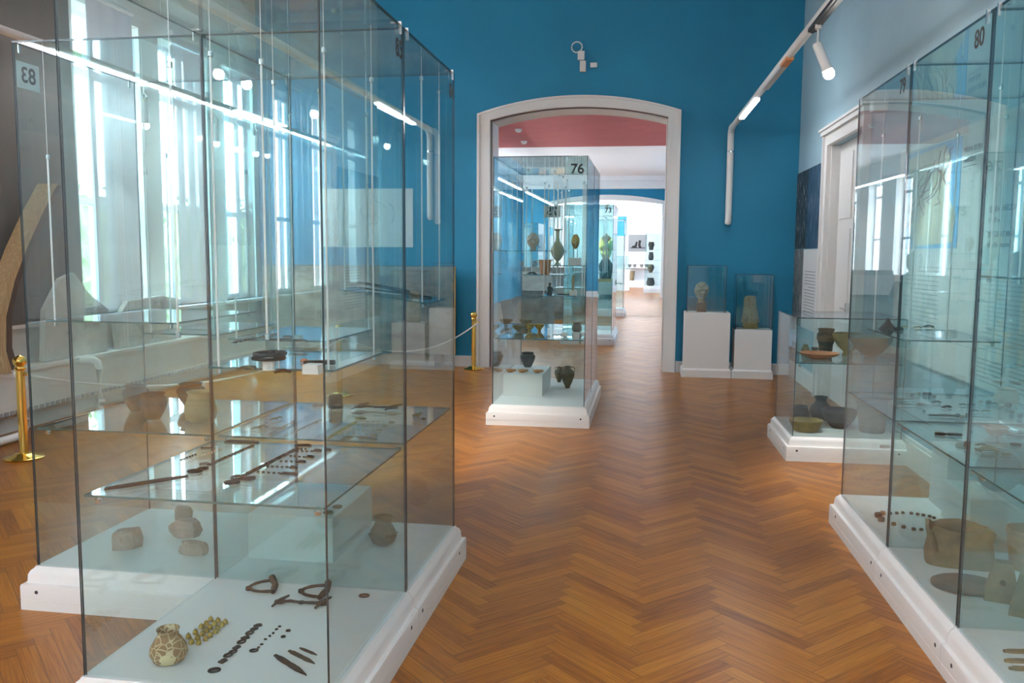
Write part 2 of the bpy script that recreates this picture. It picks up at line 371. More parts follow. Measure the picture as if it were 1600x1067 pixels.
def casing(name, yf, AX0, AX1, AZ, AR, depth, jamb=True):
    mb = strip(path(AX0 - .19, AX1 + .18, AZ + .09, AR + .07), path(AX0 - .155, AX1 + .145, AZ + .07, AR + .06), yf - .07, yf)
    strip(path(AX0 - .155, AX1 + .145, AZ + .07, AR + .06), path(AX0 - .04, AX1 + .04, AZ + .015, AR + .015), yf - .045, yf, mb)
    strip(path(AX0 - .04, AX1 + .04, AZ + .015, AR + .015), path(AX0, AX1, AZ, AR), yf - .055, yf, mb)
    o = struct(name, mb, 'white')
    strip(path(AX0 - .035, AX1 + .035, AZ + .03, AR), path(AX0 + .012, AX1 - .012, AZ - .012, AR), yf + .14, yf + depth + .02).build('jamb_lining', 'white', o)
    if jamb: strip(path(AX0 - .035, AX1 + .035, AZ + .03, AR), path(AX0 - .005, AX1 + .005, AZ + .002, AR), yf + .002, yf + .14).build('door_stop', 'jamb', o)
    return o
casing('trim_1', YB, AX0, AX1, AZ, AR, Y2 - YB)
A2 = (-3.95, .42, 3.72, .2)
arch_wall('wall_middle', Y3, Y3 + .5, -6.2, 2.7, 4.75, A2[0], A2[1], A2[2], A2[3], 'blue')
casing('trim_2', Y3, A2[0] + .03, A2[1] - .03, A2[2] - .03, A2[3], .5, False)
struct('trim_3', MB().box(-6, 2.4, Y3 - .35, Y3, 4.27, 4.42).box(-6, 2.4, Y3 - .28, Y3, 4.42, 4.56).box(-6, 2.4, Y3 - .45, Y3, 4.56, 4.75), 'ceil')
struct('wall_far', MB().box(-6.2, 2.8, 45.8, 46, 0, 4.75), 'ceil')
struct('wall_behind', MB().box(-6.2, 2.8, YA - .2, YA, 0, ZC), 'pale')
struct('baseboard_back', MB().box(-6, AX0 - .2, YB - .03, YB, 0, .14).box(-6, AX0 - .2, YB - .02, YB, .14, .16).box(AX1 + .19, 2.05, YB - .03, YB, 0, .14).box(AX1 + .19, 2.05, YB - .02, YB, .14, .16), 'white')
struct('baseboard_middle', MB().box(-6, A2[0] - .2, Y3 - .03, Y3, 0, .22).box(A2[1] + .2, 2, Y3 - .03, Y3, 0, .22), 'white')

# right wall with a door, in its own slightly turned frame
D0, D1, DZ = 9.2, 10.75, 2.98
RWF = dict(loc=(RWX, 0, 0), rz=RWR)
struct('wall_right', MB().box(0, .25, YA, D0, 0, ZC).box(0, .25, D1, YB + .4, 0, ZC).box(0, .25, D0, D1, DZ, ZC), 'pale', **RWF)
struct('wall_right_2', MB().box(0, .25, Y2, 46, 0, 4.75), 'blue', loc=(2.2, 0, 0), rz=.0)
d = struct('door_1', MB().box(.1, .15, D0, D1, 0, DZ), 'white', **RWF)
mb = MB()
for yc in (D0 + .39, D1 - .39):
    for z0, z1 in ((.15, .95), (1.1, 2.0), (2.12, 2.85)): mb.box(.085, .1, yc - .28, yc + .28, z0, z1)
mb.build('door_panel', 'white', d)
MB().box(.06, .1, (D0 + D1) / 2 + .03, (D0 + D1) / 2 + .06, 1.0, 1.18).tube([(.075, (D0 + D1) / 2 + .045, 1.12), (.03, (D0 + D1) / 2 + .045, 1.12), (.03, (D0 + D1) / 2 + .15, 1.12)], .01).build('door_handle', 'steel', d)
mb = MB()
for a, b in ((D0 - .16, D0), (D1, D1 + .16)): mb.box(-.05, .0, a, b, 0, DZ + .12).box(-.075, -.05, a + (.0 if a < D0 else .12), b - (.12 if a < D0 else 0), 0, DZ + .12)
mb.box(-.05, 0, D0, D1, DZ, DZ + .12).box(-.09, 0, D0 - .2, D1 + .2, DZ + .12, DZ + .17).box(-.11, 0, D0 - .22, D1 + .22, DZ + .17, DZ + .2)
mb.box(0, .1, D0 - .001, D0 + .03, 0, DZ).box(0, .1, D1 - .03, D1, 0, DZ)
struct('trim_4', mb, 'white', **RWF)
struct('baseboard_right', MB().box(-.03, 0, YA, D0 - .17, 0, .2).box(-.02, 0, YA, D0 - .17, .2, .23).box(-.03, 0, D1 + .17, YB + .05, 0, .2).box(-.02, 0, D1 + .17, YB + .05, .2, .23), 'white', **RWF)

# left walls with windows
def left_wall(name, y0, y1, ztop, wins, z0, z1, m):
    mb = MB(); t = y0
    for a, b in wins: mb.box(XL - .45, XL, t, a, 0, ztop); mb.box(XL - .45, XL, a, b, 0, z0); mb.box(XL - .45, XL, a, b, z1, ztop); t = b
    mb.box(XL - .45, XL, t, y1, 0, ztop); return struct(name, mb, m)
WIN = [(9.05 + 1.6 * k - .6, 9.05 + 1.6 * k + .6) for k in range(-12, 3)]
WIN[-1] = (WIN[-1][0], 12.6)
left_wall('wall_left', YA, YB + .3, ZC, WIN, 1.0, 4.3, 'wall')
WIN2 = [(15.2 + 2.9 * k, 16.7 + 2.9 * k) for k in range(7)]
left_wall('wall_left_2', YB + .3, Y3 + .3, 4.75, WIN2, 1.0, 4.1, 'wall')
WIN3 = [(36.4 + 3 * k, 38.4 + 3 * k) for k in range(3)]
left_wall('wall_left_3', Y3 + .3, 46.2, 4.75, WIN3, .9, 4.2, 'ceil')
wi = 0
def window(a, b, z0, z1):
    global wi
    wi += 1; mb = MB(); x0, x1 = XL - .3, XL - .24; c = (a + b) / 2
    for p, q in ((a, a + .06), (b - .06, b), (c - .03, c + .03)): mb.box(x0, x1, p, q, z0, z1)
    for p, q in ((z0, z0 + .07), (z1 - .06, z1), (2.22, 2.29), (3.62, 3.7)): mb.box(x0 - .005, x1 + .005, a, b, p, q)
    o = struct('window_%d' % wi, mb, 'white')
    MB().box(x0 + .02, x0 + .026, a + .02, b - .02, z0 + .02, z1 - .02).build('window_pane', 'winglass', o)
    MB().box(XL - .24, XL + .1, a - .05, b + .05, z0 - .04, z0).build('window_sill', 'white', o)
    L = bpy.data.lights.new('daylight_portal', 'AREA'); L.shape = 'RECTANGLE'; L.size = b - a; L.size_y = z1 - z0; L.cycles.is_portal = True
    lo = bpy.data.objects.new('daylight_portal', L); COL.objects.link(lo); lo.location = (XL - .4, (a + b) / 2, (z0 + z1) / 2)
    lo.rotation_euler = (0, -PI / 2, 0)
CLOSED = []
def blind(y0, y1, z0, z1, m, label, cat, group=None, x=XL + .12):
    mb = MB(); n = 14; vs = []; fs = []
    K = [z0 + (z1 - z0) * k / 10 for k in range(11)]
    for side in (0, .006):
        for z in K:
            for i in range(n + 1):
                t = i / n; taper = 1 - .12 * max(0, (1.8 - z) / 1.8) * (t < .5)
                vs.append((x + side + .02 * math.sin(t * 19 + z) * (.4 + .6 * (z1 - z) / (z1 - z0)), y0 + (y1 - y0) * t, z + .012 * math.sin(t * 7)))
    S = (n + 1) * 11
    for s_ in (0, 1):
        for k in range(10):
            for i in range(n):
                a = s_ * S + k * (n + 1) + i; q = (a, a + 1, a + n + 2, a + n + 1); fs.append(q if not s_ else q[::-1])
    for k in range(10):
        for i in (0, n):
            a = k * (n + 1) + i; fs.append((a, a + n + 1, a + n + 1 + S, a + S))
    for k in (0, 10):
        for i in range(n):
            a = k * (n + 1) + i; fs.append((a, a + 1, a + 1 + S, a + S))
    mb.add(vs, fs); o = thing('window_blind', label, cat, (0, 0, 0), 0, group)
    mb.build('fabric', m, o, True, 60)
    MB().tube([(x + .003, y0, z1 + .01), (x + .003, y1, z1 + .01)], .03, 10).build('blind_roller', 'white', o)
    MB().box(x - .004, x + .012, y0 + .01, y1 - .01, z0 - .02, z0 + .012).build('bottom_rail', m, o)
    return o
for k, (a, b) in enumerate(WIN):
    window(a, b, 1.0, 4.3)
    yc = (a + b) / 2
    if yc > 12: blind(a + .04, b - .35, 1.05, 4.36, 'blind', 'grey window blind nearest the blue back wall', 'window blind')
    elif yc > 10: blind(a + .1, b - .34, 1.05, 4.36, 'blind', 'grey window blind second from the blue back wall', 'window blind')
    elif yc > 8.2: blind(a + .07, b - .32, 1.05, 4.36, 'blind', 'pale backlit blind third from the back wall, bright slits at both sides', 'window blind')
    elif yc > 2: blind(a - .19, b + .19, 1.02, 4.7, 'curtain', 'dark closed linen curtain along the left wall beyond the brass post' if yc > 5 else 'dark closed linen curtain on the left wall beside the near cases', 'curtain', 'closed linen curtains' if yc > 5 else 'near closed curtains')
    else: blind(a + (.36 if yc < -6 else .05), b - .05, 1.05, 4.36, 'blind', 'pale blind at a left window behind the viewpoint', 'window blind', 'blinds behind the viewpoint')
for a, b in WIN2: window(a, b, 1.0, 4.1)
for i, (a, b) in enumerate(WIN2):
    if i in (0, 1, 2, 3): blind(a + .1, b - .5, 1.3, 4.2, 'blind', 'pale blind at a left window of the red-ceilinged hall', 'window blind', 'blinds in the second hall')
for a, b in WIN3: window(a, b, .9, 4.2)

# low heater casing along the left wall
o = MB().box(XL, XL + .26, 3.0, 12.3, .2, .6).box(XL, XL + .3, 3.0, 12.3, .58, .62).box(XL, XL + .1, 3.0, 12.3, 0, .2)
for i in range(120): o.box(XL + .255, XL + .268, 3.05 + i * .077, 3.05 + i * .077 + .05, .2, .235, 1)
o = tag(o.build('heater_casing', ['wall', 'grey']), 'long off-white heater casing running along the foot of the left wall', 'heater')

# outdoors
g = MB().box(-60, XL - .46, -30, 70, -.3, -.1); struct('ground_outside', g, 'ground')
mb = MB(); R = random.Random(3)
for i in range(5200):
    y = R.uniform(-12, 22); z = R.uniform(0, 2.9); x = -9.2 + R.uniform(-.45, .45) + .3 * math.sin(y * 2.1); s = R.uniform(.05, .13)
    d1 = Vector((R.uniform(-1, 1), R.uniform(-1, 1), R.uniform(-1, 1))).normalized(); d2 = d1.orthogonal().normalized()
    c = Vector((x, y, z)); mb.add([c - d1 * s, c + d2 * s * .5, c + d1 * s, c - d2 * s * .5], [(0, 1, 2, 3)])
mb.box(-9.5, -9.1, -12, 22, -.1, 2.6)
hd = tag(mb.build('hedge', 'hedge'), 'tall green hedge outside the left windows', 'hedge'); hd['kind'] = 'stuff'

# world: bright overcast daylight
w = bpy.data.worlds.new('daylight'); sc.world = w; w.use_nodes = True; nt = w.node_tree; nt.nodes.clear()
wo = nt.nodes.new('ShaderNodeOutputWorld'); bg = nt.nodes.new('ShaderNodeBackground'); tc = nt.nodes.new('ShaderNodeTexCoord')
sp = nt.nodes.new('ShaderNodeSeparateXYZ'); rp = nt.nodes.new('ShaderNodeValToRGB')
nt.links.new(tc.outputs['Generated'], sp.inputs[0]); nt.links.new(sp.outputs['Z'], rp.inputs[0]); nt.links.new(rp.outputs[0], bg.inputs[0]); nt.links.new(bg.outputs[0], wo.inputs[0])
rp.color_ramp.elements[0].color = (.82, .88, .95, 1); rp.color_ramp.elements[1].color = (.62, .78, 1, 1)
bg.inputs[1].default_value = WORLD
# ---------------------------------------------------------------- lamps
def track(label, loc, rz, y0, y1, lit, extra, bend=True, low=-1.28, tm='tube'):
    t = thing('lighting_track', label, 'track light', loc, rz)
    mb = MB(); mb.tube([(0, y0, 0), (0, y1, 0)], .038, 12)
    mb.build('housing', 'white', t, True)
    for a, b in lit: MB().box(-.028, .028, a, b, -.052, -.03).build('lit_tube', tm, t)
    for a, b, m in extra: MB().box(-.03, .03, a, b, -.046, -.02).build('track_insert', m, t)
    if y0 > 13 or y1 < 5:
        for y in (y0 + 1, y1 - 1): MB().tube([(0, y, .03), (0, y, (4.75 if y0 > 13 else ZC) - loc[2])], .004, 6).build('hanger_wire', 'steel', t)
    if bend:
        P = [(0, y1, 0), (0, y1 + .1, -.01), (0, y1 + .17, -.05), (0, y1 + .2, -.13), (0, y1 + .2, -.3)]
        MB().tube(P + [(0, y1 + .2, low + .1), (0, y1 + .2, low + .03), (0, y1 + .24, low)], .045, 14).build('down_pipe', 'white', t, True)
        MB().tube([(0, y1 + .2, -.31), (0, y1 + .2, -.33)], .048, 14).build('pipe_joint', 'steel', t)
    return t
TXR = -.95
track('white lighting track nearest the right wall, with an orange connector', (RWX, 0, 3.45), RWR, -6, 12.45, [], [], False)
for ch in bpy.data.objects['lighting_track'].children: ch.location.x = TXR
t = bpy.data.objects['lighting_track']
def at_right(mb, n, m, s=False):
    o = mb.build(n, m, t, s); o.location.x = TXR
for a, b, q in ((10.1, 11.45, 'endtube'), (-5.8, -.5, 'tube')): at_right(MB().box(-.028, .028, a, b, -.052, -.03), 'lit_tube', q)  # rear tube run is added for general light, the far-end tube is real
at_right(MB().box(-.03, .03, 8.4, 9.5, -.05, -.02), 'track_insert', 'panel')
at_right(MB().box(-.032, .032, 8.08, 8.4, -.048, -.02), 'track_connector', 'amber')
at_right(MB().box(-.032, .032, 1.5, 7.15, -.048, -.02).box(-.012, .012, 1.5, 7.15, -.056, -.04), 'track_rail', 'dark')
at_right(MB().tube([(0, 12.45, 0), (0, 12.55, -.01), (0, 12.61, -.05), (0, 12.63, -.13), (0, 12.63, -1.2), (0, 12.63, -1.26), (0, 12.66, -1.3)], .045, 14), 'down_pipe', 'white', True)
at_right(MB().tube([(0, 12.63, -.31), (0, 12.63, -.33)], .048, 14), 'pipe_joint', 'steel')
track('white lighting track left of the archway, bending down the blue wall', (-3.25, 0, 3.5), 0, -9, 12.4, [(10.1, 11.4)], [], True, tm='softtube')
track('long lit lighting track above the left windows', (-5.4, 0, 3.53), 0, -9, 12.749, [(7.25, 9.75), (10.4, 12.2), (-2.5, .5), (-7, -4)], [], False, tm='softtube')
track('added lighting track over the aisle, out of view, to brighten the room', (-1.2, 0, 3.5), 0, -10, 4.6, [(-9.5, -5.5), (-5, -1)], [], False)  # whole track added out of view as general fill light
for a, b in ((-9.5, -5.5), (-5, -1), (.5, 4.4)): MB().box(-.028, .028, a, b, .03, .052).build('lit_tube', 'tube', [o for o in COL.objects if o.get('label') == 'added lighting track over the aisle, out of view, to brighten the room'][0])  # up-facing tubes added to brighten the ceiling
def spotlight(loc, drop, tilt, az, label, lamp=None, group=None):
    t = thing('track_spotlight', label, 'spotlight', loc, az, group)
    MB().tube([(0, 0, 0), (0, 0, -.1), (.03, 0, -.14), (.01, 0, -drop * .55)], .009, 8).box(-.03, .03, -.02, .02, -.03, 0).build('stem', 'white', t, True)
    T = Matrix.Translation((.0, 0, -drop * .5)) @ Matrix.Rotation(tilt, 4, 'X')
    MB().lathe([(.0, .02), (.03, .02), (.034, 0), (.034, -.17), (.04, -.19), (.04, -.2)], 18, T=T).build('lamp_body', 'white', t, True)
    MB().lathe([(.036, -.2), (.042, -.225), (.036, -.25), (.018, -.265), (.001, -.268)], 18, T=T).build('bulb', 'bulb', t, True)
    if lamp:
        L = bpy.data.lights.new('spot_lamp', 'SPOT'); L.energy = lamp; L.spot_size = 1.3; L.spot_blend = .6; L.shadow_soft_size = .05; L.color = (1, .96, .9)
        o = bpy.data.objects.new('spot_lamp', L); COL.objects.link(o); o.parent = t; o.matrix_local = T @ Matrix.Translation((0, 0, -.29))
def rwp(d, y): return RWX - RWR * y - d
spotlight((rwp(.95, 6.9), 6.9, 3.4), .3, -.4, 1.3, 'white spotlight glowing below the right lighting track', 70)
for i, (y, lab) in enumerate([(8.75, 'dark-backed spotlight nearest the viewer on the long left track'), (10.3, 'second spotlight from the viewer on the long left track'), (10.85, 'third spotlight from the viewer on the long left track'), (11.4, 'farthest spotlight on the long left track, near the blue wall')]):
    spotlight((-5.4, y, 3.478), .42, .15, .4, lab, 40)
spotlight((-3.25, 6.6, 3.445), .4, .3, -.5, 'spotlight on the middle track above the left glass cases', 160)
for i, (x, y, z) in enumerate([(-3.25, -1, 3.445), (-3.25, -3.5, 3.445), (-5.4, -2, 3.478), (-5.4, -4.5, 3.478), (rwp(.95, -1), -1, 3.39), (rwp(.95, 1), 1, 3.39)]):
    spotlight((x, y, z), .4, .3, i, 'spotlight on a track behind the viewpoint', 160, 'spotlights behind the viewpoint')

# ---------------------------------------------------------------- display cases
PROF = [(.055, 0), (.055, .048), (.052, .05), (.055, .052), (.055, .112), (.052, .122), (.036, .127), (.032, .135), (.03, .165), (.022, .182), (.010, .192), (.006, .2)]
def case_base(w, d, ov, h=.2):   # ov: overhang flags front, back, left, right
    mb = MB(); k = h / .2; L = []
    for o, z in PROF:
        x0, x1 = -w / 2 - o * ov[2], w / 2 + o * ov[3]; y0, y1 = -d / 2 - o * ov[0], d / 2 + o * ov[1]
        L.append([(x0, y0, z * k), (x1, y0, z * k), (x1, y1, z * k), (x0, y1, z * k)])
    vs = [p for l in L for p in l]; fs = [(3, 2, 1, 0)]
    for i in range(len(L) - 1):
        for j in range(4): fs.append((i * 4 + j, i * 4 + (j + 1) % 4, i * 4 + 4 + (j + 1) % 4, i * 4 + 4 + j))
    n = len(vs); fs.append((n - 4, n - 3, n - 2, n - 1)); return mb.add(vs, fs)
GT = .0075
def rod(par, x, y, ztop, z, collar=.22):
    o = MB().tube([(x, y, ztop), (x, y, ztop - collar)], .0014, 5).tube([(x, y, ztop - collar), (x, y, z - .012)], .0042, 8).build('hanging_rod', 'rod', par, True)
    MB().lathe([(.0045, 0), (.0095, .003), (.0095, .02), (.0045, .024)], 12, (x, y, ztop - collar - .012)).build('rod_collar', 'steel', o, True)
    MB().lathe([(.004, -.022), (.009, -.02), (.009, -.001), (.004, 0)], 12, (x, y, z)).build('rod_clamp', 'steel', o, True)
def shelf(par, x0, x1, y0, y1, z, ztop=None, pins=None, tilt=0, collar=.22):
    T = Matrix.Translation(((x0 + x1) / 2, 0, z)) @ Matrix.Rotation(tilt, 4, 'Y') @ Matrix.Translation((-(x0 + x1) / 2, 0, -z))
    o = MB().box(x0, x1, y0, y1, z - .008, z, thin='z', T=T).build('glass_shelf', ['glass', 'shelfedge'], par)
    if ztop:
        for x in (x0 + .03, x1 - .03):
            for y in (y0 + .025, y1 - .025): rod(par, x, y, ztop, z - .008 - (x - (x0 + x1) / 2) * math.tan(tilt), collar)
    if pins:
        for x in (x0 + .035, x1 - .035):
            for y in (y0 + .03, y1 - .03): MB().lathe([(.003, -.03), (.011, -.028), (.013, -.014), (.006, -.008), (.006, -.0)], 12, (x, y, z - .008)).build('shelf_pin', 'steel', o, True)
def num_T(side, w, d, h, e=.0012):
    if side == 'right': return face_T((w / 2 + e, d / 2 - .07, h - .1), (0, 1, 0))
    if side == 'left': return face_T((-w / 2 - e, -d / 2 + .1, h - .13), (0, -1, 0))
    return face_T((w / 2 - .1, -d / 2 - e, h - .12), (1, 0, 0))
def case(label, cx, cy, w, d, rz=0, num=None, ov=(1, 1, 1, 1), h=2.63, bh=.2, top=True, clips=True, group=None, hole_discs=True):
    t = thing('display_case', label, 'display case', (cx, cy, 0), rz, group)
    b = case_base(w, d, ov, bh).build('case_base', 'white', t, True, 30)
    X, Y = w / 2, d / 2; z0 = bh - .002
    MB().box(-X + .012, X - .012, -Y + .012, Y - .012, bh - .01, bh + .0008).build('case_deck', 'deck', t)
    for y in (-Y, Y - GT): MB().box(-X, X, y, y + GT, z0, h, thin='y').build('glass_pane', ['glass', 'edge'], t)
    for x in (-X, X - GT): MB().box(x, x + GT, -Y + GT + .001, Y - GT - .001, z0, h, thin='x').build('glass_pane', ['glass', 'edge'], t)
    if top: MB().box(-X, X, -Y, Y, h, h + GT, thin='z').build('glass_top', ['glass', 'edge'], t)
    if clips:
        for sx in (-1, 1):
            for sy in (-1, 1):
                x, y = sx * X, sy * (Y - .05)
                MB().box(min(x, x - sx * .04), max(x, x - sx * .04), y - .006, y + .006, h + GT, h + GT + .008).box(min(x, x + sx * .006), max(x, x + sx * .006), y - .006, y + .006, h - .035, h + GT + .008).build('corner_clip', 'steel', t)
    if num:
        if num[1] == 'left':
            T = num_T('left', w, d, h); T2 = T.copy(); T2.translation += Vector((-.0012, 0, 0))
            MB().box(-.075, .075, -.06, .06, -.0005, 0, T=T2).build('number_sticker', 'panel', t)
            text_mesh(num[0], .1, 'case_number', 'ink', t, T)
        else: text_mesh(num[0], num[2] if len(num) > 2 else .1, 'case_number', 'ink', t, num_T(num[1], w, d, h))
    if hole_discs:  # flat dark discs stand in for the shaded bolt holes
        for sx in (-1, 1):
            if ov[0]:
                MB().lathe([(.009, -.002), (.009, .001)], 12, T=Matrix.Translation((sx * (X - .03), -Y - .0555, .09)) @ Matrix.Rotation(PI / 2, 4, 'X')).build('bolt_hole_disc', 'dark', b)
            if ov[3 if sx > 0 else 2]:
                for y in (-Y + .06, Y - .12): MB().lathe([(.009, -.002), (.009, .001)], 12, T=Matrix.Translation((sx * (X + .0555), y, .09)) @ Matrix.Rotation(sx * PI / 2, 4, 'Y')).build('bolt_hole_disc', 'dark', b)
    return t
W, D = .911, .946
c85 = case('tall glass case numbered 85, nearest on the left', -1.4975, 3.135, W, D, 0, ('85', 'right'), (1, 0, 1, 1))
c84 = case('tall glass case numbered 84, behind case 85', -1.4975, 4.085, W, D, 0, ('84', 'right'), (0, 1, 0, 1))
c83 = case('tall glass case with a backward-reading 83, farthest left', -2.4125, 4.085, W, D, 0, ('83', 'left'), (1, 1, 1, 0))
for c in (c85, c84, c83): shelf(c, -.44, .44, -.45, .45, .853 if c is c85 else .866, None, True)
def loc(c, x, y): return x - c.location.x, y - c.location.y
def wshelf(c, x0, x1, y0, y1, z, **k):
    a, b = loc(c, x0, y0), loc(c, x1, y1); shelf(c, a[0], b[0], a[1], b[1], z, **k)
wshelf(c85, -1.62, -1.13, 2.98, 3.56, 1.275, ztop=2.63)
wshelf(c84, -1.92, -1.44, 3.72, 4.42, 1.302, ztop=2.63)
wshelf(c84, -1.53, -1.075, 4.1, 4.5, 1.49, ztop=2.63, tilt=.14, collar=.1)
wshelf(c83, -2.36, -1.98, 3.74, 4.42, 1.318, ztop=2.63)
wshelf(c83, -2.8, -2.15, 3.66, 4.5, 1.375, ztop=2.63, collar=.5)
for x in (-1.63, -1.3): rod(c85, x - c85.location.x, 2.8 - 3.135, 2.63, 1.42, .3)
# right row, in the frame of the right wall
def rcase(label, y0, y1, num=None, ov=(0, 0, 1, 0), h=2.63, lx0=-.945, lx1=-.04, **k):
    yc, lc = (y0 + y1) / 2, (lx0 + lx1) / 2
    c, s = math.cos(RWR), math.sin(RWR)
    t = case(label, RWX + lc * c - yc * s, lc * s + yc * c, lx1 - lx0, y1 - y0 - .004, RWR, num, ov, h, **k)
    t['cy'] = yc; return t
def rnum(t, s):
    w, d = -.04 + .945, t['d']
    text_mesh(s, .1, 'case_number', 'ink', t, face_T((-w / 2 - .0015, -d / 2 + .12, 2.555), (0, -1, 0)))
R79 = rcase('tall glass case numbered 79 along the right wall', 4.645, 5.64, None, (0, 1, 1, 0)); R79['d'] = .99
R80 = rcase('tall glass case numbered 80, in front of case 79', 3.665, 4.643, None, (0, 0, 1, 0)); R80['d'] = .974
R81 = rcase('tall glass case cut by the right picture edge, nearest on the right', 2.69, 3.663, None, (1, 0, 1, 0)); R81['d'] = .97
rnum(R79, '79'); rnum(R80, '80')
for c in (R79, R80, R81):
    del c['cy']
    shelf(c, -.44, .44, -c['d'] / 2 + .02, c['d'] / 2 - .02, .862, None, True); del c['d']
shelf(R79, -.36, .12, -.3, .42, 1.262, ztop=2.63); shelf(R80, .1, .43, -.1, .35, 1.25, ztop=2.63, collar=.6); shelf(R80, -.3, .0, -.44, -.1, 1.62, ztop=2.63)
low = rcase('low glass case of pots between the white door and case 79', 7.42, 8.32, None, (1, 1, 1, 1), 1.185, -.926, -.06, clips=False); del low['cy']
shelf(low, -.42, .42, -.43, .43, .817, None, True)
MB().box(.25, .33, -.507, -.503, .14, .165).build('name_plate', 'steel', low)
# enfilade of cases through the archway
c76 = case('tall glass case numbered 76 standing in front of the archway', -1.08, 9.39, .92, 1.925, 0, ('76', 'front', .13))
for x in (-.4625, .4605): MB().box(x, x + .002, -.006, .006, .2, 2.63).build('pane_joint', 'edge', c76)
shelf(c76, -.44, .44, -.94, .94, .862, None, True)
shelf(c76, -.03, .42, -.6, -.2, 1.277, ztop=2.63); shelf(c76, .06, .43, -.55, -.1, 1.585, ztop=2.63, collar=.1); shelf(c76, -.3, .18, .0, .5, 1.475, ztop=2.63); shelf(c76, -.42, .14, .1, .6, 1.735, ztop=2.63, collar=.1)
shelf(c76, .0, .42, .35, .8, 1.32, ztop=2.63)
text_mesh('75', .13, 'case_number', 'ink', c76, face_T((-.1, .9628, 2.2), (-1, 0, 0)))
MB().box(-.2, .0, .9645, .9655, 2.13, 2.27).build('number_sticker', 'panel', c76)
e1 = case('tall glass case seen through the archway, first in the hall beyond', -1.17, 16.8, .92, .96, 0, ('73', 'front', .13), (1, 0, 1, 1)); e2 = case('tall glass case joined behind the first one in the hall beyond', -1.17, 17.77, .92, .96, 0, None, (0, 1, 1, 1))
for c in (e1, e2): shelf(c, -.44, .44, -.45, .45, .862, None, True); shelf(c, -.3, .3, -.3, .3, 1.35, ztop=2.63)
e3 = case('tall glass case holding the golden helmet bust, farther in the hall beyond', -1.2, 24.4, .92, .96, 0, None, (1, 1, 1, 1)); shelf(e3, .2, .42, -.4, .4, .9, None, True)
